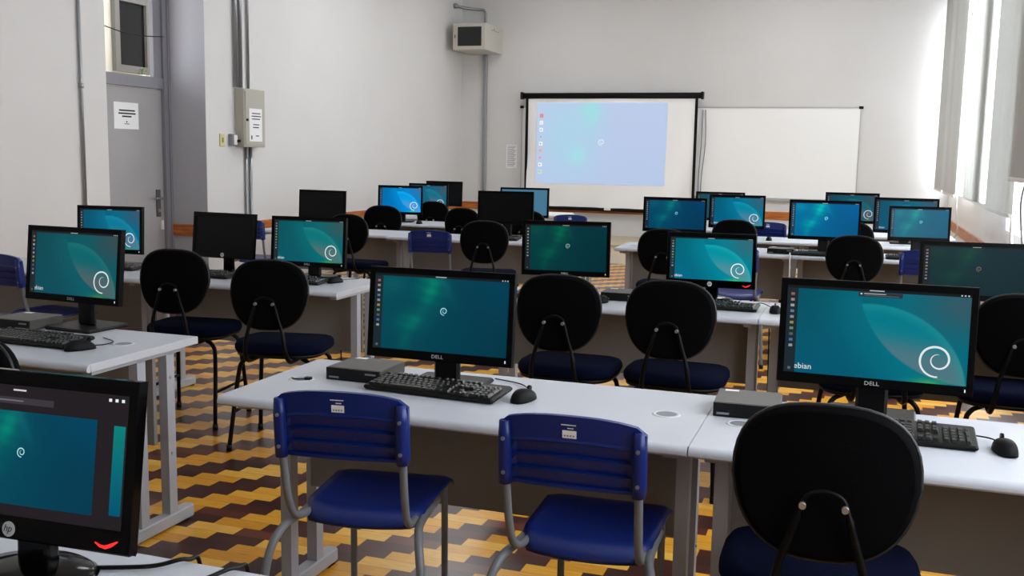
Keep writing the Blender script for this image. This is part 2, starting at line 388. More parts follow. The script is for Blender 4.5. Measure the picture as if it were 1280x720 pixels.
MB().cyl((.123, -.155, -.02), .014, .012, axis='x').build('lock', MT['black'], d)
nb = MB().use(MT['paper']).box(.124, .1255, -.115, .12, -.24, .1)
nb.use(MT['ink'])
for i, (a, c) in enumerate([(-.09, .12), (-.1, .13), (-.09, .11), None or (0, 0), (-.06, .09), (-.07, .08), (0, 0), (0, 0), (0, .08)]):
    if c > a: nb.box(.1255, .1262, a*.75, c*.75, .045-i*.029, .055-i*.029)
nb.box(.1255, .1262, -.085, -.065, -.22, -.18)
nb.build('notice', None, t)
t = thing('switch_plate', 'yellowed switch plate beside the electrical box', 'switch', (WL, 8.84, 1.575))
MB().box(0, .012, -.045, .045, -.065, .065, c=.004).build('plate', MT['ivory'], t)
MB().box(.012, .02, -.012, .012, -.025, .025, c=.003).build('rocker', mat('worn rocker', (160, 155, 90), .5), t)
t = thing('socket_box', 'small grey surface socket with a plug next to the electrical box', 'socket', (WL, 9.0, 1.58))
MB().box(0, .05, -.05, .04, -.06, .06, c=.005).build('box', MT['frame_grey'], t)
MB().box(.05, .062, -.03, .03, -.05, .05, c=.004).build('faceplate', MT['white'], t)
MB().cyl((.06, .03, -.01), .014, .03, axis='x').build('plug', MT['black'], t)
# door notice
nb = MB().use(MT['paper']).box(DX+.0205, DX+.0215, 7.81, 8.15, 1.655, 1.905); nb.use(MT['ink'])
for i, (a, c) in enumerate([(7.88, 8.1), (7.87, 8.11), (7.92, 8.05)]): nb.box(DX+.0215, DX+.022, a, c, 1.822-i*.028, 1.836-i*.028)
nb.box(DX+.0215, DX+.022, 7.95, 8.02, 1.70, 1.706).box(DX+.0215, DX+.022, 7.975, 7.99, 1.715, 1.73)
tag(nb.build('paper_notice'), 'white paper notice with three bold lines on the grey door', 'notice')
# small hook low on the near left wall
hk = MB().box(0, .012, -.02, .02, -.03, .03, c=.003).tube([(.01, .04, -.01), (.06, .04, -.02), (.07, .06, .03)], .006).tube([(.01, -.03, -.02), (.05, -.03, -.02)], .006)
tag(hk.build('wall_hook', MT['steel'], loc=(WL, 5.55, .93)), 'little metal hook on the bare left wall above the blue chair', 'hook')

# rack cabinet
t = thing('rack_cabinet', 'beige wall rack cabinet with smoked door high in the corner', 'cabinet', (-5.77, FRONT, 3.06))
MB().box(-.275, .275, -.73, -.0, 0, .4, c=.006).build('body', MT['beige'], t)
d = MB().box(-.265, .265, -.745, -.73, .01, .39, c=.004).build('door', MT['beige'], t)
MB().box(-.185, .2, -.75, -.745, .06, .345).build('window', MT['smoke'], d)
MB().box(-.235, -.225, -.755, -.745, .18, .23).build('latch', MT['black'], d)
vb = MB()
for i in range(5): vb.box(.275, .277, -.5+i*.07, -.46+i*.07, .31, .325)
vb.cyl((.275, -.4, .34), .012, .006, axis='x'); vb.build('vent', MT['frame_grey'], t)
tag(MB().tube(spline([(-6.17, 15.0, 3.78), (-6.0, 15.2, 3.76), (-5.8, 15.31, 3.75)], 4)+[Vector((-5.77, 15.31, 3.70)), Vector((-5.77, 15.31, 3.47))], .022, 10).cyl((-6.18, 15.0, 3.78), .04, .05, axis='x').build('bent_pipe', MT['steel']), 'short bent conduit entering the top of the rack cabinet', 'pipe')
t = thing('conduit', 'tall vertical conduit on the front wall under the rack cabinet', 'pipe', (-5.765, FRONT-.03, .265))
MB().box(-.028, .028, -.03, .03, 0, 2.79, c=.004).build('duct', MT['steel'], t)
# paper on front wall
nb = MB().use(MT['paper']).box(-.09, .09, -.002, 0, -.185, .185); nb.use(mat('violet grey print', (120, 118, 140), .8))
for i in range(15):
    nb.box(-.07, .07-.03*((i*7) % 3)/2, -.003, -.002, .155-i*.022, .162-i*.022)
tag(nb.build('paper_notice', loc=(-5.31, FRONT, 1.462)), 'narrow printed sheet on the front wall left of the projection screen', 'notice')

# whiteboard
t = thing('whiteboard', 'long white board fixed on the front wall behind the projection screen', 'whiteboard', (-2.6, FRONT, 1.57))
W2 = 2.53
MB().box(-W2, W2, -.02, 0, -.645, .66).build('panel', MT['board'], t)
fr = MB().box(-W2-.015, W2+.015, -.03, 0, .66, .68).box(-W2-.015, W2+.015, -.03, 0, -.665, -.645).box(-W2-.015, -W2, -.03, 0, -.645, .66).box(W2, W2+.015, -.03, 0, -.645, .66)
fr.build('frame', MT['alu'], t)
for sx in (-1, 1): MB().box(sx*(W2+.01)-.03, sx*(W2+.01)+.03, -.036, -.005, .65, .69, c=.004).build('corner_cap', MT['black_matte'], t)
MB().box(-W2, W2, -.07, 0, -.69, -.665).build('tray', MT['alu'], t)

# projection screen with the projected desktop
SY = 15.2
t = thing('projection_screen', 'pull-down projection screen showing a pale blue desktop on the front wall', 'projection screen', (0, SY, 0))
xl, xr = -5.03, -2.35
MB().cyl((xl-.045, 0, 2.405), .045, xr-xl+.09, 16, axis='x').build('roller_case', MT['black_matte'], t)
for xx in (xl-.08, xr+.045): MB().box(xx, xx+.035, -.055, .055, 2.35, 2.46, c=.006).build('end_cap', MT['black'], t)
nx, nz = 60, 24; vs = []; zt, zb_ = 2.37, .70
def sag(u, v): return 1.9*(.012*math.sin(9*u+5*(1-v))*(.3+.7*(1-v))+.01*math.sin(23*u-7*v)*(1-v)+.02*math.exp(-((u-.9-.1*v)/.05)**2)*(1-v))
b = MB()
for j in range(nz+1):
    for i in range(nx+1):
        u, v = i/nx, j/nz; b.v.append((xl+.035+(xr-xl-.07)*u+.0*v, sag(u, v), zb_+(zt-zb_)*v))
for j in range(nz):
    for i in range(nx): b.f.append([j*(nx+1)+i, j*(nx+1)+i+1, (j+1)*(nx+1)+i+1, (j+1)*(nx+1)+i]); b.m.append(0); b.sm.append(True)
b.build('sheet', MT['cloth'], t)
for xx in (xl, xr-.04): MB().box(xx, xx+.04, -.012, .006, .69, 2.37).build('side_border', MT['black_matte'], t)
for xx in (xl+.1, xr-.1): MB().box(xx-.02, xx+.02, .0, FRONT-SY, 2.38, 2.42).build('wall_bracket', MT['black_matte'], t)
MB().cyl((xl-.02, 0, .675), .028, xr-xl+.04, 12, axis='x').build('bottom_bar', MT['black_matte'], t)
MB().box(-3.72, -3.62, -.035, -.02, .665, .7).build('pull_handle', MT['white'], t)
# brackets cables right of the screen
for k, (dx, w_) in enumerate(((.06, .0), (.10, .02))):
    tag(MB().tube(spline([(xr+dx, FRONT-.05, 2.2), (xr+dx+w_, FRONT-.085, 1.7), (xr+dx-.02, FRONT-.09, 1.1), (xr+dx, FRONT-.08, .3)]), .008, 6).build('cable', MT['frame_grey']),
        'thin dangling cable right of the projection screen, %s it' % ('closest to' if k == 0 else 'slightly farther from'), 'cable')

# ------------------------------------------------------------------ display pictures (the wallpapers the screens show)
def circ(a, b, c):
    ax, ay = a; bx, by = b; cx_, cy = c; d = 2*(ax*(by-cy)+bx*(cy-ay)+cx_*(ay-by))
    ux = ((ax*ax+ay*ay)*(by-cy)+(bx*bx+by*by)*(cy-ay)+(cx_*cx_+cy*cy)*(ay-by))/d
    uy = ((ax*ax+ay*ay)*(cx_-bx)+(bx*bx+by*by)*(ax-cx_)+(cx_*cx_+cy*cy)*(bx-ax))/d
    return ux, uy, math.hypot(ax-ux, ay-uy)
C1 = circ((.75, .83), (1.42, .64), (1.70, .28)); C2 = circ((.75, .83), (.97, .40), (1.53, .04))
def lerp(a, b, t): t = max(0, min(1, t)); return tuple(x+(y-x)*t for x, y in zip(a, b))
def ss(e0, e1, x): t = max(0, min(1, (x-e0)/(e1-e0))); return t*t*(3-2*t)
def wall_lens(u, v):
    X = u*1.78
    c = lerp((0, 78, 92), (0, 104, 122), u*1.5); c = lerp(c, (0, 86, 112), (1-v)*ss(.75, .2, u))
    c = lerp(c, (48, 88, 100), ss(.55, 1, u)*ss(.3, .9, v)*1.1)
    i1 = C1[2]-math.hypot(X-C1[0], v-C1[1]); i2 = C2[2]-math.hypot(X-C2[0], v-C2[1])
    c = lerp(c, (0, 122, 140), .35*ss(-.3, 0, i1)*ss(-.5, 0, i2)*(1-ss(0, .02, i2)))
    inside = ss(-.006, .006, i1)*ss(-.006, .006, i2)
    g = lerp((0, 122, 138), (84, 118, 128), ss(.62, .25, v+.25*(u-.7)))
    g = lerp(g, (40, 150, 150), .5*(1-ss(0, .12, i1)))
    c = lerp(c, g, inside*.9)
    c = lerp(c, (70, 165, 90), .8*math.exp(-((u-.8)/.09)**2-((v-.0)/.05)**2))
    return c
def wall_aurora(u, v):
    c = lerp((0, 74, 86), (0, 62, 80), u); c = lerp(c, (0, 52, 70), ss(.3, 1, u)*.5+.3*(1-v)); c = lerp(c, (0, 66, 96), .5*ss(.6, 1, u)*ss(.3, 1, v))
    n = .75+.25*math.sin(u*31+v*17)*math.sin(u*13-v*29)
    c = lerp(c, (0, 132, 104), n*(.95*math.exp(-((u-.37-.07*v)/.09)**2-((v-.84)/.25)**2)+.7*math.exp(-((u-.29-.15*(v-.38))/.10)**2-((v-.38)/.13)**2)+.3*math.exp(-((u-.24)/.05)**2-((v-.12)/.14)**2)))
    c = lerp(c, (20, 110, 105), .35*math.exp(-((u-.14)/.1)**2-((v-.86)/.12)**2))
    ray = math.exp(-((u-.5-.28*(1-v))/.03)**2)*ss(.45, 1, v)
    return lerp(c, (20, 105, 115), .4*ray)
def swirl(cx, cy, r, th, n=56):
    """outline strip of the spiral emblem: list of (left, right) 2D points"""
    out = []
    for k in range(n+1):
        t = k/n; a = R(-82-560*t)
        rad = r*(1-.12*min(1, t*2.2)-.62*max(0, t-.25)/.75)
        px = cx+rad*math.cos(a)+.16*r*t+.0; py = cy+rad*math.sin(a)+.14*r*t
        wd = th*math.sin(math.pi*min(1, .12+t*.88))**.6*(1-.45*t)
        d = Vector((math.cos(a), math.sin(a)))
        out.append(((px+d.x*wd, py+d.y*wd), (px-d.x*wd, py-d.y*wd)))
    return out
ICON = [(190, 90, 80), (200, 150, 130), (200, 205, 210), (90, 140, 190), (170, 170, 170), (190, 160, 60), (110, 160, 110), (80, 90, 90), (70, 110, 190), (190, 190, 180)]
_em = {}
def em(rgb):
    k = tuple(int(x) for x in rgb)
    if k not in _em: _em[k] = emis('display pixel colour', k, 1)
    return _em[k]
def attr_mat():
    m = bpy.data.materials.new('display picture'); m.use_nodes = True; N = m.node_tree.nodes; b = N['Principled BSDF']
    b.inputs['Base Color'].default_value = (.002, .002, .003, 1); b.inputs['Roughness'].default_value = .3; b.inputs['Specular IOR Level'].default_value = .07
    a = N.new('ShaderNodeVertexColor'); a.layer_name = 'picture'; m.node_tree.links.new(a.outputs[0], b.inputs['Emission Color']); b.inputs['Emission Strength'].default_value = 1
    return m
MT['picture'] = attr_mat()

def display(kind, w, h, parent, gain=(1, 1, 1), res=40, mtx=None, wash=0, icons=True, base=(120, 150, 170), name='display', yoff=0, toast=False, iconset=ICON):
    b = MB(); fn = {'lens': wall_lens, 'aurora': wall_aurora, 'plain': lambda u, v: (70, 118, 145), 'projected': None, 'overview': wall_aurora}[kind] if kind != 'off' else None
    cols = []
    def put(c, g_=None):
        if min(c) > 160: return tuple(min(255, x*(.75+.25*gain[1])) for x in c)
        return tuple(min(255, max(0, (x*g)*(1-wash)+bb*wash)) for x, g, bb in zip(c, gain, base))
    def P(u, v, dy=0): return (-w/2+w*u, yoff-dy, h*v)
    def grid(u0, u1, v0, v1, f, nx, ny, dy=0):
        o = len(b.v)
        for j in range(ny+1):
            for i in range(nx+1):
                b.v.append(P(u0+(u1-u0)*i/nx, v0+(v1-v0)*j/ny, dy)); cols.append(f(i/nx, j/ny))
        for j in range(ny):
            for i in range(nx): b.f.append([o+j*(nx+1)+i, o+j*(nx+1)+i+1, o+(j+1)*(nx+1)+i+1, o+(j+1)*(nx+1)+i]); b.m.append(0); b.sm.append(False)
    def rect(u0, u1, v0, v1, c, dy=.0004, raw=False):
        b.v += [P(u0, v0, dy), P(u1, v0, dy), P(u1, v1, dy), P(u0, v1, dy)]; n = len(b.v); b.f.append([n-4, n-3, n-2, n-1]); b.m.append(0); b.sm.append(False); cols.extend([tuple(c) if raw else put(c)]*4)
    def strip(pts, c, dy=.0006):
        o = len(b.v)
        for l, r_ in pts: b.v.append(P(l[0], l[1], dy)); b.v.append(P(r_[0], r_[1], dy)); cols.extend([put(c)]*2)
        for i in range(len(pts)-1): b.f.append([o+2*i, o+2*i+1, o+2*i+3, o+2*i+2]); b.m.append(0); b.sm.append(False)
    WHT = (215, 225, 226)
    def word(txt, u, v, size, c, dy=.0006):
        vs, fs = text_geo(txt, size); o = len(b.v); p = P(u, v, dy)
        for q in vs: b.v.append((p[0]+q[0], p[1], p[2]+q[2])); cols.append(put(c))
        for f in fs: b.f.append([o+i for i in f]); b.m.append(0); b.sm.append(False)
    asp = h/w
    def emblem(u, v, r, th, c):      # r in heights
        pts = swirl(0, 0, r, th); strip([((u+l[0]*asp, v+l[1]), (u+q[0]*asp, v+q[1])) for l, q in pts], c)
    W_ = (225, 232, 232)
    if kind == 'overview':
        rect(0, 1, 0, 1, (34, 28, 30), 0)
        U0, U1, V0, V1 = .14, .86, .085, .80
        grid(U0, U1, V0, V1, lambda a, c: put(wall_aurora(a, c)), res, res//2, .0004)
        grid(.935, .985, V0+.02, V1-.03, lambda a, c: put(lerp((0, 78, 100), (10, 120, 110), c)), 4, 12, .0004)
        grid(.015, .065, V0+.02, V1-.03, lambda a, c: put(lerp((0, 78, 100), (10, 120, 110), c)), 4, 12, .0004)
        pts = swirl(0, 0, .036, .0055); strip([((.525+l[0]*asp, .49+l[1]), (.525+q[0]*asp, .49+q[1])) for l, q in pts], (170, 225, 220), .0008)
        rect(.36, .66, .855, .905, (58, 52, 54)); rect(.40, .52, .875, .885, (110, 104, 106), .0006)
        rect(.47, .53, .955, .968, (200, 200, 200))
        for i in range(3): rect(.905+i*.028, .918+i*.028, .945, .968, W_)
    elif kind == 'off': pass
    elif kind == 'projected':
        pass
    else:
        grid(0, 1, 0, 1, lambda a, c: put(fn(a, c)), res, max(8, int(res*.56)))
        if kind != 'plain':
            rect(0, 1, .968, 1, (22, 26, 30)); rect(0, .062, 0, .968, (26, 40, 46))
            rect(.46, .54, .979, .989, (190, 195, 195), .0006)
            for i in range(3): rect(.945+i*.018, .953+i*.018, .977, .991, (200, 205, 205), .0006)
        if icons and kind != 'plain':
            for i, c in enumerate(iconset): 
                v = .90-i*.066; rect(.021, .042, v-.015, v+.015, lerp((26, 40, 46), lerp(c, (150, 155, 160), .25 if res > 90 else .6), .8), .0006, True)
            rect(.022, .038, .03, .06, (90, 105, 108), .0006)
        if kind == 'lens':
            emblem(.835, .25, .175, .0145, W_); word('debian' if res > 60 else 'debian', .095, .075, h*.095, (215, 225, 228))
            rect(0, .062, 0, .13, (26, 40, 46), .0008)
            if icons: rect(.022, .038, .03, .06, (90, 105, 108), .001)
        if kind == 'aurora': emblem(.53, .54, .048, .008, (150, 215, 225))
        if toast: rect(.40, .64, .915, .965, (44, 50, 56), .0008); rect(.43, .55, .945, .952, (190, 190, 190), .001); rect(.41, .42, .938, .952, (220, 220, 220), .001); rect(.43, .62, .927, .931, (110, 115, 120), .001)
    if kind == 'off':
        return MB().box(-w/2, w/2, yoff, yoff+.002, 0, h).build(name, MT['off_screen'], parent, mtx=mtx)
    me = bpy.data.meshes.new(name); me.from_pydata(b.v, [], b.f); me.materials.append(MT['picture'])
    at = me.color_attributes.new('picture', 'FLOAT_COLOR', 'POINT')
    for i, c in enumerate(cols): at.data[i].color = (*lin(c), 1)
    o = bpy.data.objects.new(name, me); COL.objects.link(o); o.parent = parent
    if mtx is not None: o.matrix_local = mtx
    return o

# projected picture: projector light imitated by a glowing coloured mesh over the sheet
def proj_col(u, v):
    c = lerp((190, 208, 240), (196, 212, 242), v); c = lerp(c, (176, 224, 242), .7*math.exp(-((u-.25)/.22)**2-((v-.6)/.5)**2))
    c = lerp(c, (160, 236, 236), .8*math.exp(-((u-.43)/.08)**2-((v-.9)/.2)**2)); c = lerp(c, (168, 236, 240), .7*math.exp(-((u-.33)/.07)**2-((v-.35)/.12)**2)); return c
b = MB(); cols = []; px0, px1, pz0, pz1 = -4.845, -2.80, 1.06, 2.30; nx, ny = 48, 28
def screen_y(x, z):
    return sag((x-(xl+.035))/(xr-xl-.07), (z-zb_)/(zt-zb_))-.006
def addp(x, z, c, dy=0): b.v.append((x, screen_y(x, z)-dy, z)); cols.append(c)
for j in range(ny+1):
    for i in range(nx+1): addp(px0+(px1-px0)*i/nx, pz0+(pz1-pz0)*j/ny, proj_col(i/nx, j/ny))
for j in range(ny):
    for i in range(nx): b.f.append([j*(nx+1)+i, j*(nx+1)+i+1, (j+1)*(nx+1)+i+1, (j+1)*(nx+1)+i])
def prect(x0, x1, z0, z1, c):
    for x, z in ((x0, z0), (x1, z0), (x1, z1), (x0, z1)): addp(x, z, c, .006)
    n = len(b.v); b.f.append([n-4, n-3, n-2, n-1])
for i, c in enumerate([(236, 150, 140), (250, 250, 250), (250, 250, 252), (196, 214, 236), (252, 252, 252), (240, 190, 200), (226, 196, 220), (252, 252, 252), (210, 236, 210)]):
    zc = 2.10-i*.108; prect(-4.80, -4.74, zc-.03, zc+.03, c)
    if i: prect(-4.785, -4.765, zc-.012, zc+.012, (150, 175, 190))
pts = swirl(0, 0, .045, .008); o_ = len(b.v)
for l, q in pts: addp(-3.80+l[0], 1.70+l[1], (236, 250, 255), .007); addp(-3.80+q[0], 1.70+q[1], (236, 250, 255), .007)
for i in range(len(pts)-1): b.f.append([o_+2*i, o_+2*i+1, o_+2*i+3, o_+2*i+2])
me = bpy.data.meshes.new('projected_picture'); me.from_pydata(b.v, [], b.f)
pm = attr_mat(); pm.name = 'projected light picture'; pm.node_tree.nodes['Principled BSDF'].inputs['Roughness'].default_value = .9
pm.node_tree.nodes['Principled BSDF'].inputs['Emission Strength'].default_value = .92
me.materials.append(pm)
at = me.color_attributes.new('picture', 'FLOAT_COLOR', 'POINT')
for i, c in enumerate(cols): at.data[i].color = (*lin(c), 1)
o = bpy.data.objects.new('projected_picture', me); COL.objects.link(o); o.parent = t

# ------------------------------------------------------------------ desks
DD, DT = .604, .028
def desk(x0, x1, y0, label, group, grommets=()):
    w_ = x1-x0-.004; t = thing('desk', label, 'desk', ((x0+x1)/2, y0, 0), 0, group); a = w_/2
    # postformed front edge
    n = 6; prof = []
    for k in range(n+1):
        an = math.pi/2*k/n; prof.append((.018-.018*math.sin(an), DESK_H-.018+.018*math.cos(an)))
    prof = [(DD, DESK_H-DT), (DD, DESK_H)]+prof[0:]+[(.0, DESK_H-DT+.006), (.006, DESK_H-DT)]
    MB().prism(prof, -a, a, 'yz').build('tabletop', MT['top'], t)
    for sx in (-1, 1):
        MB().box(min(sx*a, sx*(a+.0015)), max(sx*a, sx*(a+.0015)), .018, DD, DESK_H-DT+.0005, DESK_H-.0015).build('edge_band', MT['top_edge'], t)
    MB().box(-a+.07, a-.07, .42, .438, .34, DESK_H-DT).build('modesty_panel', MT['panel_grey'], t)
    for sx in (-1, 1):
        xc = sx*(a-.052); b = MB()
        b.box(xc-.019, xc+.019, .29, .335, .055, DESK_H-DT-.02).box(xc-.019, xc+.019, .455, .50, .055, DESK_H-DT-.02)
        b.box(xc-.019, xc+.019, .06, .56, DESK_H-DT-.022, DESK_H-DT)
        b.box(xc-.024, xc+.024, .01, .60, .008, .058, c=.006)
        lg = b.build('leg_frame', MT['metal_grey'], t)
        for zz in (.3, .6): MB().cyl((xc+sx*.019, .475, zz), .006, .004*sx, 10, axis='x').build('bolt', MT['bolt'], lg)
        for yy in (.03, .58): MB().cyl((xc, yy, 0), .018, .01).build('foot', MT['black'], lg)
    for gx, gy in grommets:
        gx -= (x0+x1)/2; gy -= y0
        b = MB(); m_ = 28
        def ringpts(rr, z): return [(gx+rr*math.cos(2*math.pi*k/m_), gy+rr*math.sin(2*math.pi*k/m_), z) for k in range(m_)]
        vs = ringpts(.041, DESK_H)+ringpts(.039, DESK_H+.002)+ringpts(.031, DESK_H+.002)+ringpts(.03, DESK_H+.0004)
        fs = [(r_*m_+k, r_*m_+(k+1) % m_, (r_+1)*m_+(k+1) % m_, (r_+1)*m_+k) for r_ in range(3) for k in range(m_)]
        b.add(vs, fs, True); g = b.build('grommet', MT['grommet'], t)
        MB().cyl((gx, gy, DESK_H+.0002), .0305, .0008, 28).build('grommet_cap', MT['grommet_in'], g)
    return t
GD = 'grey computer desks'
desk(-2.3, -.83, .83, 'desk closest to the camera at the bottom left, under the glossy monitor', GD)
YA, YB, YC, YD, YE = 2.495, 4.709, 8.04, 9.38, 10.6
desk(-1.781, -.376, YA, 'long grey desk with two blue plastic chairs in front of it', GD, [(-1.667, 2.791), (-.488, 2.809)])
desk(-.376, 1.03, YA, 'grey desk at the bottom right behind the large black chair', GD, [(-.276, 2.785)])
desk(-1.815, -.41, YB, 'desk behind two black chairs in the second row of the right bank', GD, [(-1.7, YB+.3)])
desk(-.41, .995, YB, 'second row desk mostly hidden behind the wide lit monitor at right', GD, [(-.3, YB+.3)])
desk(-1.88, -.475, YC, 'third row right bank desk with its left end open to the aisle', GD, [(-1.78, YC+.3)])
desk(-.475, .93, YC, 'third row desk near the windows with a blue chair at its right', GD)
desk(-1.9, -.5, YD, 'fourth row right bank desk nearer the aisle', GD)
desk(-.5, .9, YD, 'fourth row right bank desk nearer the windows', GD)
desk(-1.9, -.5, YE, 'back row right bank desk nearer the aisle', GD)
desk(-.5, .9, YE, 'back row right bank desk nearer the windows', GD)
YLB, YLC, YLD, YLE = 2.686, 4.646, 8.06, 9.5
desk(-3.833, -2.428, YLB, 'left bank desk with exposed side leg holding mouse and square-based monitor', GD, [(-2.58, 3.045)])
desk(-5.24, -3.833, YLB, 'left bank front desk beyond the left edge of the photo', GD)
desk(-3.967, -2.56, YLC, 'second left bank desk, the end one by the aisle, with two black chairs', GD)
desk(-5.37, -3.967, YLC, 'second left bank desk further to the wall beside the door', GD)
desk(-3.95, -2.55, YLD, 'third left bank desk with a blue chair and round black chair', GD)
desk(-5.36, -3.955, YLD+.09, 'third left bank desk set a little back near the left wall', GD)
desk(-3.95, -2.55, YLE+.03, 'fourth left bank desk by the centre aisle', GD)
desk(-5.36, -3.95, YLE+.1, 'fourth left bank desk close to the left wall', GD)
desk(-5.5, -4.09, YLE+1.15, 'fifth left bank desk near the corner', GD)
desk(-5.75, -4.3, YLE+2.2, 'last left bank desk in the far corner', GD)

# ------------------------------------------------------------------ monitors
def monitor(X, Y, yaw, z0, w, h, tilt, roll, label, brand='dell', kind='lens', gain=(1, 1, 1), res=36, wash=0, base_z=DESK_H, light=False, toast=False, base=(120, 150, 170), group='desktop monitors', big_base=False):
    t = thing('monitor', label, 'monitor', (X, Y, base_z), yaw, group)
    T = Matrix.Translation((0, 0, z0-base_z)) @ Matrix.Rotation(-tilt, 4, 'X') @ Matrix.Rotation(roll, 4, 'Y')
    sb = .018 if brand == 'dell' else .017; tb = .02 if brand == 'dell' else .024; bb = .028 if brand == 'dell' else .042
    fr = MB(); a = w/2
    out_ = [(-a, 0), (a, 0), (a, h), (-a, h)]; inn = [(-a+sb, bb), (a-sb, bb), (a-sb, h-tb), (-a+sb, h-tb)]
    if brand == 'hp': out_[0] = (-a, .004); out_[1] = (a, .004)
    y0, y1, yi = 0, .022, .005
    vs = [(x, y0+.002, z) for x, z in out_]+[(x*.996, y0, z) for x, z in [(p[0], p[1]+(.003 if p[1] < h/2 else -.003)) for p in out_]]+[(x, y0, z) for x, z in inn]+[(x, yi, z) for x, z in inn]+[(x, y1, z) for x, z in out_]
    fs = []
    for r_ in (0, 1, 2):
        for k in range(4): j = (k+1) % 4; fs.append((r_*4+k, r_*4+j, (r_+1)*4+j, (r_+1)*4+k))
    for k in range(4): j = (k+1) % 4; fs.append((k, 16+k, 16+j, j))
    fr.add(vs, fs); fr.build('bezel', MT['bezel'] if brand == 'dell' else MT['black_gloss'], t, mtx=T)
    bk = MB(); r0 = [(-a, 0), (a, 0), (a, h), (-a, h)]; sh = lambda p, q: [(x*q, h/2+(z-h/2)*q) for x, z in p]
    vs = [(x, .0215, z) for x, z in sh(r0, .995)]+[(x, .034, z) for x, z in sh(r0, .95)]+[(x, .058, z) for x, z in sh(r0, .6)]
    fs = [(0, 1, 2, 3), (8, 9, 10, 11)]+[(r_*4+k, r_*4+(k+1) % 4, (r_+1)*4+(k+1) % 4, (r_+1)*4+k) for r_ in (0, 1) for k in range(4)]
    bk.add(vs, fs).build('back_cover', MT['black_matte'], t, mtx=T)
    D = T @ Matrix.Translation((0, .0045, bb))
    display(kind, w-2*sb, h-tb-bb, t, gain, res, D, wash, toast=toast, base=base)
    # stand
    if brand == 'dell':
        MB().box(-.043, .043, .07, .095, .012, z0-base_z+h*.45, c=.008).build('stand_neck', MT['black'], t)
        MB().box(-.12, .12, (-.03 if big_base else .05), .19, 0, .014, c=.006).build('stand_base', MT['black'], t)
        MB().box(-.05, .05, .05, .075, z0-base_z+h*.3, z0-base_z+h*.6, c=.006).build('mount', MT['black_matte'], t)
    else:
        MB().prism([(-.034, .012), (.034, .012), (.027, z0-base_z+h*.4), (-.027, z0-base_z+h*.4)], .05, .082, 'xz').build('stand_neck', MT['black_gloss'], t, bevel=.008)
        b = MB(); n = 36; rings = [(.115, .085, 0), (.118, .088, .006), (.105, .078, .014), (.05, .04, .022)]; vs = []
        for ra, rb, z in rings: vs += [(ra*math.cos(2*math.pi*k/n), .05+rb*math.sin(2*math.pi*k/n), z) for k in range(n)]
        fs = [tuple(range(n)), tuple(range(3*n, 4*n))]+[(r_*n+k, r_*n+(k+1) % n, (r_+1)*n+(k+1) % n, (r_+1)*n+k) for r_ in range(3) for k in range(n)]
        b.add(vs, fs, True).build('stand_base', MT['black_gloss'], t)
    if Y < 6:
        if brand == 'dell':
            vs, fs = text_geo('DELL', .0155); b = MB().add([(x*1.15, -.0006, z+bb*.5) for x, _, z in vs], fs)
            b.build('logo', MT['logo'], t, mtx=T)
        else:
            b = MB().use(MT['logo']).cyl((0, -.0012, bb*.5), .0125, .0012, 28, axis='y')
            vs, fs = text_geo('hp', .017); b.use(MT['black']).add([(x+z*.3, -.0018, z+bb*.5+.001) for x, _, z in vs], fs)
            b.build('logo', None, t, mtx=T)
        if light:
            b = MB(); xs = [.17, .18, .19, .20, .212]; zs = [.021, .016, .015, .019, .026]
            b.tube([(x*w/.466, -.0012, z) for x, z in zip(xs, zs)], [.001, .0022, .003, .003, .0012], 8).build('power_light', MT['red_light'], t, mtx=T)
        elif kind != 'off' and brand == 'dell':
            MB().box(a-.022, a-.019, -.001, 0, .012, .02).build('power_light', MT['white_light'], t, mtx=T)
    return t
MT['logo'] = mat('silver logo print', (205, 207, 210), .4)
MT['red_light'] = emis('red indicator', (255, 40, 40), 1.3)
MT['white_light'] = emis('white indicator', (230, 235, 240), 1)
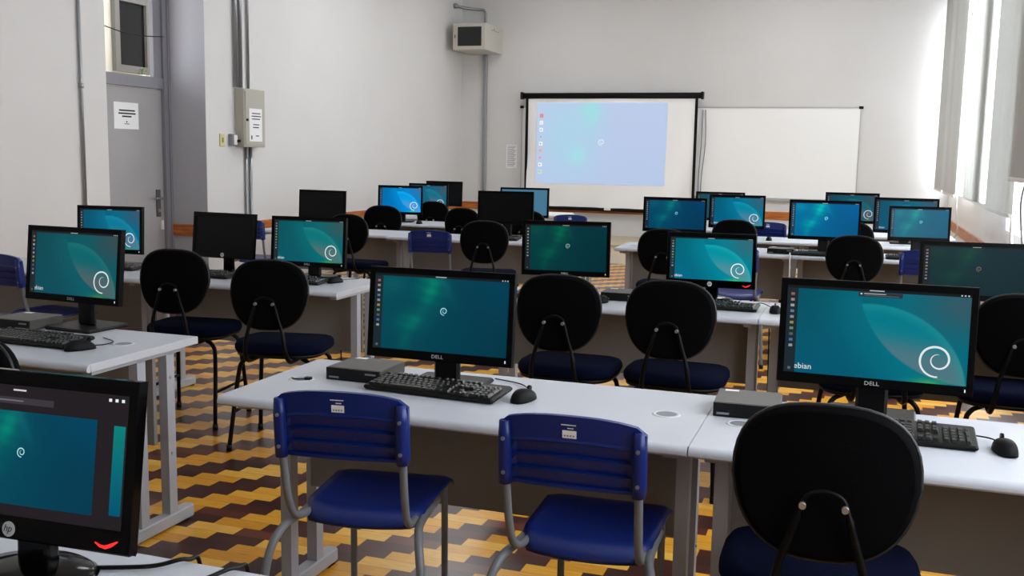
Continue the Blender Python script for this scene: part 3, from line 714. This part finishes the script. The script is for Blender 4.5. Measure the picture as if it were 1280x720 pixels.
MON = {'m1': [-1.296, 1.24, 0.042, 0.819, 0.466, 0.282, 0.149, 0.001], 'm2': [-2.951, 3.188, -0.076, 0.855, 0.498, 0.3, 0.105, -0.003], 'm3': [-4.379, 5.067, -0.04, 0.824, 0.508, 0.292, 0.059, -0.011], 'm4': [-3.55, 5.056, -0.048, 0.834, 0.441, 0.27, 0.103, 0.003], 'm5': [-2.986, 5.069, -0.047, 0.813, 0.5, 0.287, 0.085, -0.01], 'm6': [-4.856, 8.522, 0.1, 0.827, 0.477, 0.285, 0.062, 0.006], 'm7': [-4.635, 9.791, 0.187, 0.827, 0.488, 0.308, 0.062, 0.003], 'm8': [-4.771, 10.836, 0.11, 0.806, 0.479, 0.326, 0.049, 0.008], 'm9': [-5.044, 11.959, 0.123, 0.817, 0.48, 0.316, 0.046, 0.006], 'm10': [-2.993, 8.508, 0.074, 0.859, 0.516, 0.296, 0.057, -0.005], 'm11': [-3.256, 9.835, 0.071, 0.842, 0.516, 0.306, 0.054, -0.002], 'm12': [-1.459, 5.118, 0.064, 0.839, 0.477, 0.292, 0.052, -0.01], 'm13': [-0.711, 5.229, -0.065, 0.807, 0.46, 0.284, 0.047, -0.012], 'm14': [-1.453, 8.384, 0.08, 0.861, 0.526, 0.289, 0.048, 0.003], 'm15': [-1.09, 9.665, 0.037, 0.83, 0.517, 0.313, 0.049, -0.002], 'm16': [-1.42, 10.974, 0.035, 0.818, 0.518, 0.308, 0.049, 0.001], 'm17': [-0.258, 8.376, 0.007, 0.848, 0.548, 0.316, 0.051, -0.002], 'm18': [-0.076, 10.855, 0.003, 0.85, 0.524, 0.31, 0.048, 0.0], 'm19': [0.395, 9.686, 0.003, 0.841, 0.544, 0.318, 0.051, 0.002], 'm20': [0.452, 8.501, 0.098, 0.863, 0.459, 0.27, 0.058, -0.001], 'm21': [0.542, 5.221, 0.074, 0.82, 0.505, 0.279, 0.062, -0.003], 'm22': [0.06, 2.908, -0.052, 0.845, 0.513, 0.295, 0.07, -0.006], 'm23': [-1.205, 2.816, -0.015, 0.832, 0.487, 0.284, 0.095, -0.003]}
DIMW = ICON
SPEC = {
 'm1': ('glossy black monitor at the bottom left with a red light and dark overview screen', dict(brand='hp', kind='overview', res=80, light=True, gain=(1, 1.05, 1.1))),
 'm2': ('lit monitor on a square base beside mouse and keyboard at far left', dict(kind='lens', res=120, big_base=True, gain=(1, .84, .80), wash=.12, base=(60, 90, 95))),
 'm3': ('lit monitor in front of the door, partly behind the square-based monitor', dict(kind='lens', res=60, gain=(1, 1.0, 1.12))),
 'm4': ('switched-off glossy monitor on the aisle-side left bank desk', dict(brand='hp', kind='off')),
 'm5': ('lit monitor at the aisle end of the second left bank desk', dict(kind='lens', res=80, gain=(1, .98, .9), wash=.08, base=(70, 90, 95))),
 'm6': ('switched-off monitor near the left wall, behind the lit aisle end one', dict(kind='off')),
 'm7': ('bright blue monitor, frontmost of the cluster in the far left corner', dict(kind='lens', res=60, gain=(1, 1.3, 1.7))),
 'm8': ('dim teal monitor, middle one of the overlapping cluster in far left corner', dict(kind='lens', res=50, gain=(1, .85, .95), wash=.15)),
 'm9': ('switched-off monitor rearmost in the far left corner', dict(kind='off')),
 'm10': ('switched-off wide monitor in the centre, left of the projection screen', dict(kind='off')),
 'm11': ('monitor with plain slate blue screen peeking out behind the switched-off centre one', dict(kind='plain', res=10)),
 'm12': ('dark green lit monitor below the projection screen, in the second row', dict(kind='aurora', res=80, gain=(1, .82, .72))),
 'm13': ('glossy lit monitor with a red light in the second row', dict(brand='hp', kind='lens', res=100, light=True, gain=(1, 1.22, 1.2))),
 'm14': ('lit monitor with small emblem just right of the projection screen bottom', dict(kind='aurora', res=50, gain=(1, 1.0, 1.2))),
 'm15': ('lit monitor with big spiral emblem below the whiteboard, in the fourth row', dict(kind='lens', res=60, gain=(1, 1.1, 1.2))),
 'm16': ('back row monitor of which only the top edge shows under the whiteboard left end', dict(kind='lens', res=24, gain=(1, .7, .7), wash=.2)),
 'm17': ('bright blue monitor below the right end of the whiteboard, third row', dict(kind='aurora', res=60, gain=(1, 1.55, 1.85))),
 'm18': ('back row dim monitor showing above the bright blue one at right', dict(kind='lens', res=40, gain=(1, .8, .85), wash=.25, base=(70, 90, 100))),
 'm19': ('fourth row monitor by the windows, behind a smaller washed-out one', dict(kind='lens', res=50, gain=(1, .9, 1.0), wash=.1)),
 'm20': ('small washed-out blue monitor nearest the window wall, third row', dict(kind='aurora', res=50, gain=(1, 1.4, 1.4), wash=.35, base=(90, 125, 160))),
 'm21': ('dim lit monitor cut by the right edge of the photo, second row', dict(kind='aurora', res=50, gain=(1, .55, .45), wash=.3, base=(45, 62, 75))),
 'm22': ('large lit monitor with big spiral emblem at the right front', dict(kind='lens', res=150, toast=True, gain=(1, 1.0, 1.0))),
 'm23': ('lit monitor on the desk with two blue chairs, front centre', dict(kind='aurora', res=110)),
}
for k, p in MON.items():
    lbl, kw = SPEC[k]; monitor(*p, lbl, **kw)

# ------------------------------------------------------------------ keyboards, mice, small computers
def keyboard(x, y, yaw, label, z=DESK_H, w=.43, d=.15):
    t = thing('keyboard', label, 'keyboard', (x, y, z), yaw, 'black keyboards'); a = w/2
    T = Matrix.Translation((0, 0, .004)) @ Matrix.Rotation(R(4), 4, 'X')
    MB().box(-a, a, -d/2, d/2, .004, .018, T=T, c=.005).build('body', MT['black'], t)
    k = MB(); top = .0185
    def key(x0, x1, y0, y1):
        g = .0013; i = .0028; X0, X1, Y0, Y1 = x0+g, x1-g, y0+g, y1-g
        k.add([(X0, Y0, top), (X1, Y0, top), (X1, Y1, top), (X0, Y1, top), (X0+i, Y0+i, top+.007), (X1-i, Y0+i, top+.007), (X1-i, Y1-i*.4, top+.007), (X0+i, Y1-i*.4, top+.007)],
              [(4, 5, 6, 7), (0, 1, 5, 4), (1, 2, 6, 5), (2, 3, 7, 6), (3, 0, 4, 7)], T=T)
    u = (w-.03)/22.5; x0 = -a+.012; yb = -d/2+.010; rh = (d-.032)/6
    rows = [[1.3, 1.3, 1.3, 6.1, 1.3, 1.3, 1.3, 1.3], [2.3]+[1]*10+[2.7], [1.8]+[1]*11+[2.2], [1.5]+[1]*12+[1.5], [1]*13+[2]]
    for r_, ws in enumerate(rows):
        xx = x0
        for q in ws: key(xx, xx+q*u, yb+r_*rh, yb+(r_+1)*rh); xx += q*u
    yy = yb+5*rh+.01; xx = x0; key(xx, xx+u, yy, yy+rh); xx += 2*u
    for g in range(3):
        for i in range(4): key(xx, xx+u, yy, yy+rh); xx += u
        xx += u*.5
    xn = x0+15.4*u
    for i in range(3):
        for j in (3, 4, 5.08): key(xn+i*u, xn+(i+1)*u, yb+j*rh+(.01 if j > 5 else 0), yb+(j+1)*rh+(.01 if j > 5 else 0))
        key(xn+i*u, xn+(i+1)*u, yb, yb+rh)
    key(xn+u, xn+2*u, yb+rh, yb+2*rh)
    xp = x0+18.8*u
    for i in range(3):
        for j in range(5): key(xp+i*u, xp+(i+1)*u, yb+j*rh, yb+(j+1)*rh)
    key(xp+3*u, xp+3.8*u, yb, yb+2*rh); key(xp+3*u, xp+3.8*u, yb+2*rh, yb+4*rh); key(xp+3*u, xp+3.8*u, yb+4*rh, yb+5*rh)
    k.build('keys', MT['keycap'], t)
    MB().tube(spline([(.0, d/2-.005, .014), (.01, d/2+.012, .012), (.03, d/2+.022, .006)], 5), .002, 6).build('cord', MT['black'], t)
    return t
def mouse(x, y, yaw, label, cord=None, z=DESK_H):
    t = thing('mouse', label, 'mouse', (x, y, z), yaw, 'black mice'); vs = []; fs = []; n, m_ = 20, 8
    for j in range(m_+1):
        ph = math.pi/2*j/m_; c, s_ = math.cos(ph), math.sin(ph)
        for k in range(n):
            a = 2*math.pi*k/n; ex = math.copysign(abs(math.cos(a))**.8, math.cos(a)); ey = math.copysign(abs(math.sin(a))**.8, math.sin(a))
            yy = .056*ey*c**.8; vs.append((.031*ex*c**.6*(1-.12*(ey > 0)*abs(ey))*.9, yy, .002+.035*s_*(1-.18*(yy/.056)) if j else .002))
    for j in range(m_):
        for k in range(n): fs.append((j*n+k, j*n+(k+1) % n, (j+1)*n+(k+1) % n, (j+1)*n+k))
    fs.append(tuple(range(n-1, -1, -1)))
    MB().add(vs, fs, True).build('body', MT['black_matte'], t)
    MB().cyl((-.0035, .03, .0335), .009, .007, 14, axis='x').build('wheel', MT['black_gloss'], t)
    if cord:
        M_ = Matrix.Rotation(-yaw, 3, 'Z'); pts = [(0, .052, .012)]
        for cx_, cy, cz in cord: q = M_ @ Vector((cx_-x, cy-y, cz-z)); pts.append(tuple(q))
        MB().tube(spline(pts, 6), .0022, 6).build('cord', MT['black'], t)
    return t
def small_pc(x, y, yaw, label, w=.19, d=.18, h=.042, z=DESK_H):
    t = thing('mini_computer', label, 'computer', (x, y, z), yaw, 'small desktop computers'); a, c = w/2, d/2
    MB().box(-a, a, -c, c, .003, h, c=.003).build('case', MT['pcmetal'], t)
    MB().box(-a, a, -c-.006, -c, .002, h-.001).build('front_panel', MT['black'], t)
    MB().box(-a+.01, -a+.045, -c-.0068, -c-.006, .008, .014).build('badge', MT['grommet_in'], t)
    MB().box(a-.05, a-.012, -c-.0068, -c-.006, h-.016, h-.010).build('badge', MT['grommet_in'], t)
    MB().box(-a+.02, -a+.06, c-.03, c-.008, h, h+.0006).build('sticker', MT['paper'], t)
    return t
keyboard(-1.195, 2.80, -.075, 'black keyboard in front of the front centre monitor', w=.44, d=.155)
keyboard(.105, 2.825, -.03, 'black keyboard under the large right monitor, half behind the black chair', w=.44, d=.17)
keyboard(-2.895, 2.945, -.02, 'black keyboard beside the square-based monitor at left', w=.42, d=.16)
keyboard(-3.58, 4.93, -.06, 'black keyboard below the switched-off glossy monitor', w=.42)
keyboard(-2.99, 4.92, -.04, 'black keyboard below the aisle end monitor of second left bank desk', w=.42)
keyboard(-.655, 4.985, -.03, 'black keyboard below the glossy monitor with red light, second row', w=.44)
keyboard(-1.47, 4.93, .0, 'black keyboard behind the left one of two black chairs', w=.42)
keyboard(-.27, 8.17, .0, 'black keyboard under the bright blue third row monitor', w=.44)
keyboard(.42, 8.2, .0, 'black keyboard under the small washed-out window side monitor', w=.42)
keyboard(-2.98, 8.25, .05, 'black keyboard below the switched-off centre monitor', w=.42)
keyboard(-4.3, 5.0, 0, 'black keyboard below the monitor in front of the door', w=.42)
keyboard(.5, 5.0, 0, 'black keyboard of the dim monitor at the right edge', w=.42)
mouse(-.915, 2.80, -.25, 'black mouse right of the keyboard on the front centre desk', [(-.93, 2.90, .75), (-.99, 2.99, .745), (-1.09, 3.03, .745)])
mouse(.385, 2.765, .15, 'black mouse at the right edge on the front desk', [(.36, 2.86, .75), (.30, 2.91, .745), (.2, 3.0, .745)])
mouse(-2.64, 2.89, -.55, 'black mouse near the grommet on the left bank desk', [(-2.60, 2.97, .75), (-2.63, 3.05, .745), (-2.72, 3.1, .745)])
mouse(-2.765, 5.0, -.3, 'black mouse at the aisle end of the second left bank desk', [(-2.75, 5.1, .75), (-2.72, 5.2, .745)])
mouse(-1.20, 4.925, .0, 'black mouse between two black chairs on second row desk', [(-1.205, 5.02, .75), (-1.262, 5.08, .745), (-1.275, 5.22, .745)])
mouse(-.355, 4.955, .1, 'black mouse just past the desk seam, second row', [(-.38, 5.06, .75), (-.44, 5.12, .76), (-.5, 5.05, .745)])
mouse(-4.375, 9.72, .1, 'black mouse by the bright blue monitor in the far left cluster')
mouse(-.77, 9.5, .1, 'black mouse on the fourth row desk under the whiteboard')
small_pc(-1.497, 2.915, -.02, 'small flat computer left of the front centre monitor')
small_pc(-.272, 2.94, .04, 'small flat computer by the grommet near the large right monitor', w=.185)
small_pc(-3.185, 3.20, .0, 'small flat computer behind the keyboard at far left', w=.2)
small_pc(-1.14, 5.1, .05, 'small flat computer on the second row desk behind the mouse', w=.19)
small_pc(-.57, 8.25, .0, 'small flat computer on the third row desk beside the bright blue monitor', w=.2)

# ------------------------------------------------------------------ black upholstered chairs
def superell(w_, h_, n=40, e=2.6, egg=.0):
    pts = []
    for k in range(n):
        a = 2*math.pi*k/n; c, s_ = math.cos(a), math.sin(a)
        x = math.copysign(abs(c)**(2/e), c)*w_/2; z = math.copysign(abs(s_)**(2/e), s_)*h_/2
        x *= 1-egg*(-z/(h_/2) if z < 0 else -.0*z); pts.append((x, z))
    return pts
def black_chair(label):
    t = thing('office_chair', label, 'chair', (0, 0, 0), 0, 'black upholstered chairs')
    # backrest shell + pad: curved slab
    ol = superell(.385, .33, 40, 2.7, .14); n = len(ol)
    def curve(x, z, y): return (x, y-.22+.55*x*x*(-1)*(-1)+.10*(z), .785+z)
    def slab(layers, mat_, name):
        b = MB(); vs = []
        for sc, y in layers: vs += [curve(x*sc, z*sc, y) for x, z in ol]
        fs = [(r_*n+k, r_*n+(k+1) % n, (r_+1)*n+(k+1) % n, (r_+1)*n+k) for r_ in range(len(layers)-1) for k in range(n)]
        # concentric caps so that the curved faces stay smooth
        b.add(vs, fs, True)
        for sc, y in (layers[0], layers[-1]):
            cs = [.75, .5, .25]; o = len(b.v); rings = [[curve(x*sc, z*sc, y) for x, z in ol]]+[[curve(x*sc*q, z*sc*q, y) for x, z in ol] for q in cs]
            vv = [p for r_ in rings for p in r_]+[curve(0, 0, y)]
            ff = [(r_*n+k, r_*n+(k+1) % n, (r_+1)*n+(k+1) % n, (r_+1)*n+k) for r_ in range(3) for k in range(n)]+[(3*n+k, 3*n+(k+1) % n, 4*n) for k in range(n)]
            b.add(vv, ff, True)
        return b.build(name, mat_, t)
    slab([(.93, -.014), (.985, -.008), (1.0, .002), (.99, .010)], MT['fabric'], 'back_shell')
    slab([(.985, .010), (.99, .022), (.96, .040), (.86, .050)], MT['fabric'], 'back_pad')
    b = MB(); ring = [curve(x*1.003, z*1.003, .004) for x, z in ol]; ring.append(ring[0]); b.tube(ring, .0055, 6, caps=False); b.build('rim', MT['shell_rim'], t)
    # seat
    so = superell(.455, .42, 40, 3.2, -.04)
    def seat(layers, name, m):
        b = MB(); vs = []
        for sc, z in layers: vs += [(x*sc, y*sc+.02, z+.06+.02*max(0, (abs(x)/.228)**2)*0-.02*max(0, (y*sc)/.21)**3) for x, y in so]
        fs = [(r_*n+k, r_*n+(k+1) % n, (r_+1)*n+(k+1) % n, (r_+1)*n+k) for r_ in range(len(layers)-1) for k in range(n)]
        fs += [tuple(range(n-1, -1, -1)), tuple(range((len(layers)-1)*n, len(layers)*n))]
        return b.add(vs, fs, True).build(name, m, t)
    seat([(.9, .405), (.95, .41), (.96, .425)], 'seat_pan', MT['black'])
    seat([(.97, .425), (1.0, .44), (.995, .46), (.95, .475), (.85, .482)], 'seat_cushion', MT['seat_fabric'])
    # arched back bracket: one bent tube from under the seat, up the back, over and down
    half = [(.10, .05, .46), (.105, -.16, .455), (.105, -.235, .475), (.098, -.262, .53), (.086, -.262, .61), (.062, -.262, .69), (.048, -.260, .742), (.034, -.258, .768)]
    pts = spline(half+[(0, -.257, .778)]+[(-x, y, z) for x, y, z in half[::-1]], 4)
    MB().tube(pts, [.011 if p[2] < .60 else (.006 if p[2] > .72 else .009) for p in pts], 8).build('back_bracket', MT['tube_black'], t)
    for sx in (-1, 1): MB().cyl((sx*.043, -.276, .748), .0075, .012, 12, axis='y').build('bolt', MT['bolt'], t)
    # legs
    for sx in (-1, 1):
        MB().tube(spline([(sx*.12, .13, .46), (sx*.17, .155, .435), (sx*.19, .17, .36), (sx*.215, .21, .012)], 4), .011, 8).build('leg', MT['tube_black'], t)
        MB().tube(spline([(sx*.12, -.10, .46), (sx*.17, -.12, .435), (sx*.19, -.135, .36), (sx*.215, -.20, .012)], 4), .011, 8).build('leg', MT['tube_black'], t)
        MB().tube([(sx*.2, -.16, .19), (sx*.2, .19, .19)], .008, 8).build('stretcher', MT['tube_black'], t)
        for yy in (.21, -.20): MB().cyl((sx*.2155, yy, 0), .014, .03, 12).build('foot_cap', MT['black'], t)
    return t
BC = [ # back centre x, y, yaw, label
 (-.035, 2.18, .03, 'large black chair in the right foreground'),
 (-1.23, 4.20, -.02, 'left of two black chairs side by side behind the front centre desk'),
 (-.738, 4.22, -.02, 'right of two black chairs side by side behind the front centre desk'),
 (-.015, 7.50, .0, 'black chair in front of the bright blue third row monitor'),
 (-1.355, 7.38, .0, 'black chair partly hidden behind the glossy red-light monitor'),
 (-1.02, 8.92, .08, 'black chair whose top shows below the big-spiral fourth row monitor'),
 (.66, 4.44, .0, 'black chair cut by the right edge, behind the large right monitor'),
 (.12, 4.45, .15, 'black chair whose seat peeks out under the large right monitor'),
 (-3.365, 4.35, .15, 'black chair by the end of the square-based monitor desk, turned left'),
 (-2.65, 4.13, .2, 'black chair at the aisle end of the second left bank desk'),
 (-4.10, 7.60, -.03, 'black chair directly behind the aisle end monitor at left'),
 (-2.80, 7.46, .19, 'black chair in the centre beside the small distant blue chair'),
 (-4.51, 9.11, .19, 'leftmost black chair of the far left rows, before the bright blue monitor'),
 (-4.477, 10.28, -.06, 'black chair furthest back in the left bank, between overlapping monitors'),
 (-3.685, 9.17, -.13, 'black chair in fourth left bank row beside the centre aisle'),
 (-.06, 9.2, .0, 'black chair glimpsed right of the bright blue third row monitor'),
 (-2.37, 2.10, .0, 'black chair in front of the keyboard at the far left edge'),
 (-3.02, 9.17, .0, 'black chair behind the switched-off centre monitor'),
 (.62, 7.62+.9, .0, 'black chair right of the small washed-out monitor by the wall'),
]
src = None
def place_back(bx, by, yaw): # thing origin from the backrest centre
    return (bx+.225*-math.sin(yaw), by+.225*math.cos(yaw), 0)
for x, y, a, lbl in BC[:-1]:
    loc = place_back(x, y, a)
    if src is None: src = black_chair(lbl); src.location = loc; src.rotation_euler = (0, 0, a)
    else: dup(src, lbl, loc, a)

# ------------------------------------------------------------------ blue plastic school chairs
def blue_chair(label):
    t = thing('school_chair', label, 'chair', (0, 0, 0), 0, 'blue plastic chairs')
    # backrest: curved panel with three recessed louvre bands
    zt, zb2, hw = .868, .688, .178; nx = 16; Yb = -.30
    def yb(x, z): return Yb+.45*x*x*(1)*.9-(z-.69)*.10
    def top(x): return zt-.022*(abs(x)/hw)**2.6-(.012 if abs(x) > hw*.93 else 0)
    rows = [(0, .0), (.045, .0), (.05, .008), (.215, .001), (.235, -.001), (.25, .009), (.42, .001), (.44, -.001), (.455, .009), (.625, .001), (.645, -.002), (.68, .0), (1.0, .0)]
    b = MB(); vs = []; 
    for v, dy in rows:
        for i in range(nx+1):
            x = -hw+2*hw*i/nx; z = zb2+(top(x)-zb2)*v; inner = 1 if abs(x) < hw*.84 else 0; vs.append((x, yb(x, z)+dy*inner, z))
    nr = len(rows); o2 = len(vs)
    for v, dy in rows:
        for i in range(nx+1): x = -hw+2*hw*i/nx; z = zb2+(top(x)-zb2)*v; vs.append((x, yb(x, z)+.016, z))
    fs = []
    for j in range(nr-1):
        for i in range(nx):
            a = j*(nx+1)+i; fs.append((a, a+1, a+nx+2, a+nx+1)); fs.append((o2+a, o2+a+nx+1, o2+a+nx+2, o2+a+1))
    for i in range(nx): fs.append((i, o2+i, o2+i+1, i+1)); a = (nr-1)*(nx+1)+i; fs.append((a, a+1, o2+a+1, o2+a))
    for j in range(nr-1): a = j*(nx+1); fs.append((a, a+nx+1, o2+a+nx+1, o2+a)); a += nx; fs.append((a, o2+a, o2+a+nx+1, a+nx+1))
    b.use(MT['blue']).add(vs, fs, False)
    back = b.build('backrest', None, t)
    lb = MB().use(MT['paper']); 
    def onb(x0, x1, z0, z1): lb.add([(x, yb(x, z)-.0012, z) for x, z in ((x0, z0), (x1, z0), (x1, z1), (x0, z1))], [(0, 1, 2, 3)])
    onb(-.018, .016, .815, .834); onb(-.006, .009, .838, .8405); onb(-.021, .015, .846, .8485)
    lb.use(MT['frame_grey']); 
    for q in range(4): lb.add([(x, yb(x, z)-.0018, z) for x, z in ((-.014+q*.007, .819), (-.010+q*.007, .819), (-.010+q*.007, .823), (-.014+q*.007, .823))], [(0, 1, 2, 3)])
    lb.build('label_plate', None, back)
    for sx in (-1, 1):
        MB().tube([(sx*.162, yb(.168, z)-.004, z) for z in (.685, .72, .80, .842)], [.0165, .0165, .0165, .013], 12).build('post_sleeve', MT['blue'], back)
        for z in (.715, .80): MB().cyl((sx*.162, yb(.168, z)-.0225, z), .005, .006, 10, axis='y').build('rivet', MT['tube_grey'], back)
    # seat shell
    n2 = 14; b = MB(); vs = []; sw, y0, y1 = .178, -.15, .235
    def hz(u, v): 
        x = -1+2*u; return .505-.012*(1-x*x)*math.sin(math.pi*min(1, v*1.1))-.022*max(0, (v-.82)/.18)**2-.03*max(0, (.12-v)/.12)**2
    def xy(u, v):
        x = -1+2*u; wv = sw*(1-.05*(1-v)-.0*v); yy = y0+(y1-y0)*v
        cr = .0
        ys_ = y0-.035*(1-x*x)*(1-v)**2
        corner = max(0, abs(x)-.8)/.2
        return x*wv, ys_+(y1-ys_)*v+(.035*corner**2*(1-v)**3)-(.03*corner**2*v**3)
    for dz in (0, -.012):
        for j in range(n2+1):
            for i in range(n2+1): u, v = i/n2, j/n2; x, y = xy(u, v); vs.append((x, y, hz(u, v)+dz))
    m1 = n2+1; o2 = m1*m1; fs = []
    for j in range(n2):
        for i in range(n2): a = j*m1+i; fs += [(a, a+1, a+m1+1, a+m1), (o2+a, o2+a+m1, o2+a+m1+1, o2+a+1)]
    for i in range(n2):
        fs += [(i, o2+i, o2+i+1, i+1), (n2*m1+i, n2*m1+i+1, o2+n2*m1+i+1, o2+n2*m1+i), (i*m1, (i+1)*m1, o2+(i+1)*m1, o2+i*m1), (i*m1+n2, o2+i*m1+n2, o2+(i+1)*m1+n2, (i+1)*m1+n2)]
    b.add(vs, fs, True).build('seat', MT['blue'], t)
    for sx in (-1, 1):
        MB().tube(spline([(sx*.145, .05, .48), (sx*.15, -.12, .481), (sx*.157, -.215, .50), (sx*.16, -.26, .57), (sx*.162, yb(.168, .70)+.002, .70), (sx*.162, yb(.168, .82), .82)], 5), .0105, 10).build('back_post', MT['tube_grey'], t)
        MB().tube(spline([(sx*.165, .05, .478), (sx*.17, -.14, .478), (sx*.19, -.235, .465), (sx*.21, -.285, .39), (sx*.222, -.305, .22), (sx*.235, -.325, .015)], 5), .0115, 10).build('leg', MT['tube_grey'], t)
        MB().tube(spline([(sx*.145, .02, .478), (sx*.145, .19, .474), (sx*.146, .215, .42), (sx*.147, .225, .015)], 5), .0105, 10).build('leg', MT['tube_grey'], t)
        for q in ((sx*.235, -.325), (sx*.147, .225)): MB().cyl((*q, 0), .015, .03, 12).build('foot_cap', MT['black'], t)
    MB().tube([(-.155, .12, .475), (.155, .12, .475)], .009, 8).build('crossbar', MT['tube_grey'], t)
    return t
PC = [
 (-1.22, 2.25, .15, 'blue plastic chair at the left in front of the front centre desk'),
 (-.608, 2.25, .03, 'blue plastic chair at the right in front of the front centre desk'),
 (-3.24, 7.42, .15, 'small distant blue chair in the centre, before the third left bank desk'),
 (-4.57, 4.44, -.13, 'blue plastic chair at the far left edge beside the square-based monitor'),
 (.465, 7.60, .0, 'blue plastic chair in front of the small washed-out window side monitor'),
 (-2.87, 10.25, .1, 'blue plastic chair standing alone just below the projection screen'),
 (-.845, 10.26, .06, 'blue plastic chair in the back row below the whiteboard'),
 (-.83, 7.28, .0, 'blue plastic chair hidden behind the glossy red-light monitor'),
 (-5.17, 7.75, .1, 'blue plastic chair left of the aisle end monitor near the left wall'),
]
src = None
for x, y, a, lbl in PC:
    loc = (x+.27*-math.sin(a), y+.27*math.cos(a), 0)
    if src is None: src = blue_chair(lbl); src.location = loc; src.rotation_euler = (0, 0, a)
    else: dup(src, lbl, loc, a)

# ------------------------------------------------------------------ vertical blinds
def blind(y0, y1, x, zb, label, ang=12, zt=3.75):
    t = thing('vertical_blind', label, 'blind', (x, (y0+y1)/2, zt), 0, 'vertical blinds along the window wall')
    L_ = (y1-y0)/2; MB().box(-.03, .03, -L_, L_, -.005, .04, c=.004).build('head_rail', MT['white'], t)
    b = MB(); n = max(4, int((y1-y0)/.078)); p = (y1-y0)/n
    for i in range(n):
        yc = -L_+(i+.5)*p; a = R(90+ang+random.uniform(-3, 3)); dx, dy = math.cos(a)*.045, math.sin(a)*.045; nx_, ny_ = math.sin(a)*.0012, -math.cos(a)*.0012
        zz = zb-zt
        b.add([(-dx-nx_, yc-dy-ny_, zz), (dx-nx_, yc+dy-ny_, zz), (dx-nx_, yc+dy-ny_, 0), (-dx-nx_, yc-dy-ny_, 0), (-dx+nx_, yc-dy+ny_, zz), (dx+nx_, yc+dy+ny_, zz), (dx+nx_, yc+dy+ny_, 0), (-dx+nx_, yc-dy+ny_, 0)],
              [(0, 1, 2, 3), (4, 7, 6, 5), (0, 4, 5, 1), (1, 5, 6, 2), (3, 2, 6, 7), (0, 3, 7, 4)])
    b.build('vanes', MT['blind'], t)
    MB().box(-.012, .012, -L_, L_, zb-zt-.022, zb-zt+.006, c=.003).build('bottom_weight', MT['white'], t)
    return t
blind(13.85, 15.2, .97, 1.135, 'narrow vertical blind in the corner next to the front wall')
blind(12.05, 13.58, .97, 1.128, 'second vertical blind from the corner, beside the bright gap')
blind(9.0, 10.75, .97, 1.15, 'pale backlit vertical blind after the bright gap', -48)
blind(7.55, 8.93, .965, 1.132, 'grey vertical blind hanging lowest, with a cord at its foot')
blind(4.6, 7.3, .915, 1.384, 'grey vertical blind nearest the camera with a shorter hem')
tag(MB().tube(spline([(.985, 7.62, 1.12), (.99, 7.6, .95), (1.0, 7.5, .8), (1.02, 7.45, .62)]), .011, 8).build('blind_cord', MT['white']), 'white cord hanging from the foot of the lowest grey blind', 'cord')
tag(MB().tube(spline([(1.0, 12.1, 1.12), (1.02, 12.2, .9), (1.05, 12.3, .72), (1.03, 12.6, .6)]), .008, 8).build('blind_cord', MT['white']), 'white cord hanging by the rail below the second blind', 'cord')
tag(MB().tube(spline([(1.13, 8.15, 1.38), (1.12, 8.25, 1.2), (1.13, 8.2, 1.0), (1.12, 7.9, .8)]), .007, 8).build('cable', MT['black']), 'black cable hanging against the window right of the lowest blind', 'cable')

# ------------------------------------------------------------------ small extras
b = MB(); b.tube(spline([(-1.70, 2.785, .7435), (-1.672, 2.775, .744), (-1.648, 2.785, .745)]), .0018, 6); b.box(-1.652, -1.632, 2.782, 2.798, .7415, .75)
tag(b.build('cable_plug', MT['black']), 'tiny black plug lying on the grommet at the left end of the front centre desk', 'plug')
def floorcable(pts, label, r=.004, m='black'):
    tag(MB().tube(spline(pts, 8), r, 6).build('cable', MT[m]), label, 'cable')
floorcable([(-2.74, 4.82, .012), (-2.76, 5.06, .012), (-2.8, 5.13, .2), (-2.8, 5.12, .4), (-2.88, 5.2, .7)], 'loose black cable under the aisle end of the second left bank desk')
floorcable([(.1, 3.05, .7), (.12, 3.2, .4), (-.02, 3.3, .012), (-.3, 3.25, .012), (-.55, 3.35, .012)], 'black cable hanging behind the large right monitor desk')
floorcable([(-.41, 5.335, .73), (-.405, 5.34, .45), (-.40, 5.335, .2), (-.42, 5.36, .012)], 'black cable dangling at the second row desk seam')
floorcable([(-.5, 8.25, .747), (-.49, 8.07, .75), (-.485, 8.018, .70), (-.478, 8.01, .35), (-.472, 8.0, .012)], 'pale cable dangling at the third row desk seam', .006, 'white')
floorcable([(-1.1, 1.30, .745), (-1.02, 1.36, .745), (-.98, 1.42, .752), (-.975, 1.452, .71), (-.97, 1.456, .4), (-.97, 1.47, .012)], 'black cable looping off the back of the desk closest to the camera')
floorcable([(-1.25, 1.33, .745), (-1.13, 1.38, .747), (-1.08, 1.42, .752), (-1.075, 1.452, .71), (-1.07, 1.456, .4), (-1.07, 1.47, .012)], 'second black cable on the closest desk, left of the looping one')
t = thing('power_strip', 'black power strip on the floor under the second left bank desk', 'power strip', (-2.85, 4.95, 0), .1)
MB().box(-.16, .16, -.03, .03, 0, .035, c=.006).build('body', MT['black_matte'], t)
for i in range(3): MB().box(-.12+i*.09, -.07+i*.09, -.02, .02, .035, .06, c=.005).build('plug', MT['black' if i else 'white'], t)
# rounded white box on the platform edge left of the lone blue chair
t = thing('storage_box', 'white rounded box behind the slate blue monitor below the projection screen', 'box', (-3.55, 11.6, 0), 0)
MB().box(-.28, .28, -.2, .2, .0, .74, c=.03).build('body', MT['white'], t)
MB().box(-.29, .29, -.21, .21, .74, .80, c=.02).build('lid', MT['white'], t)
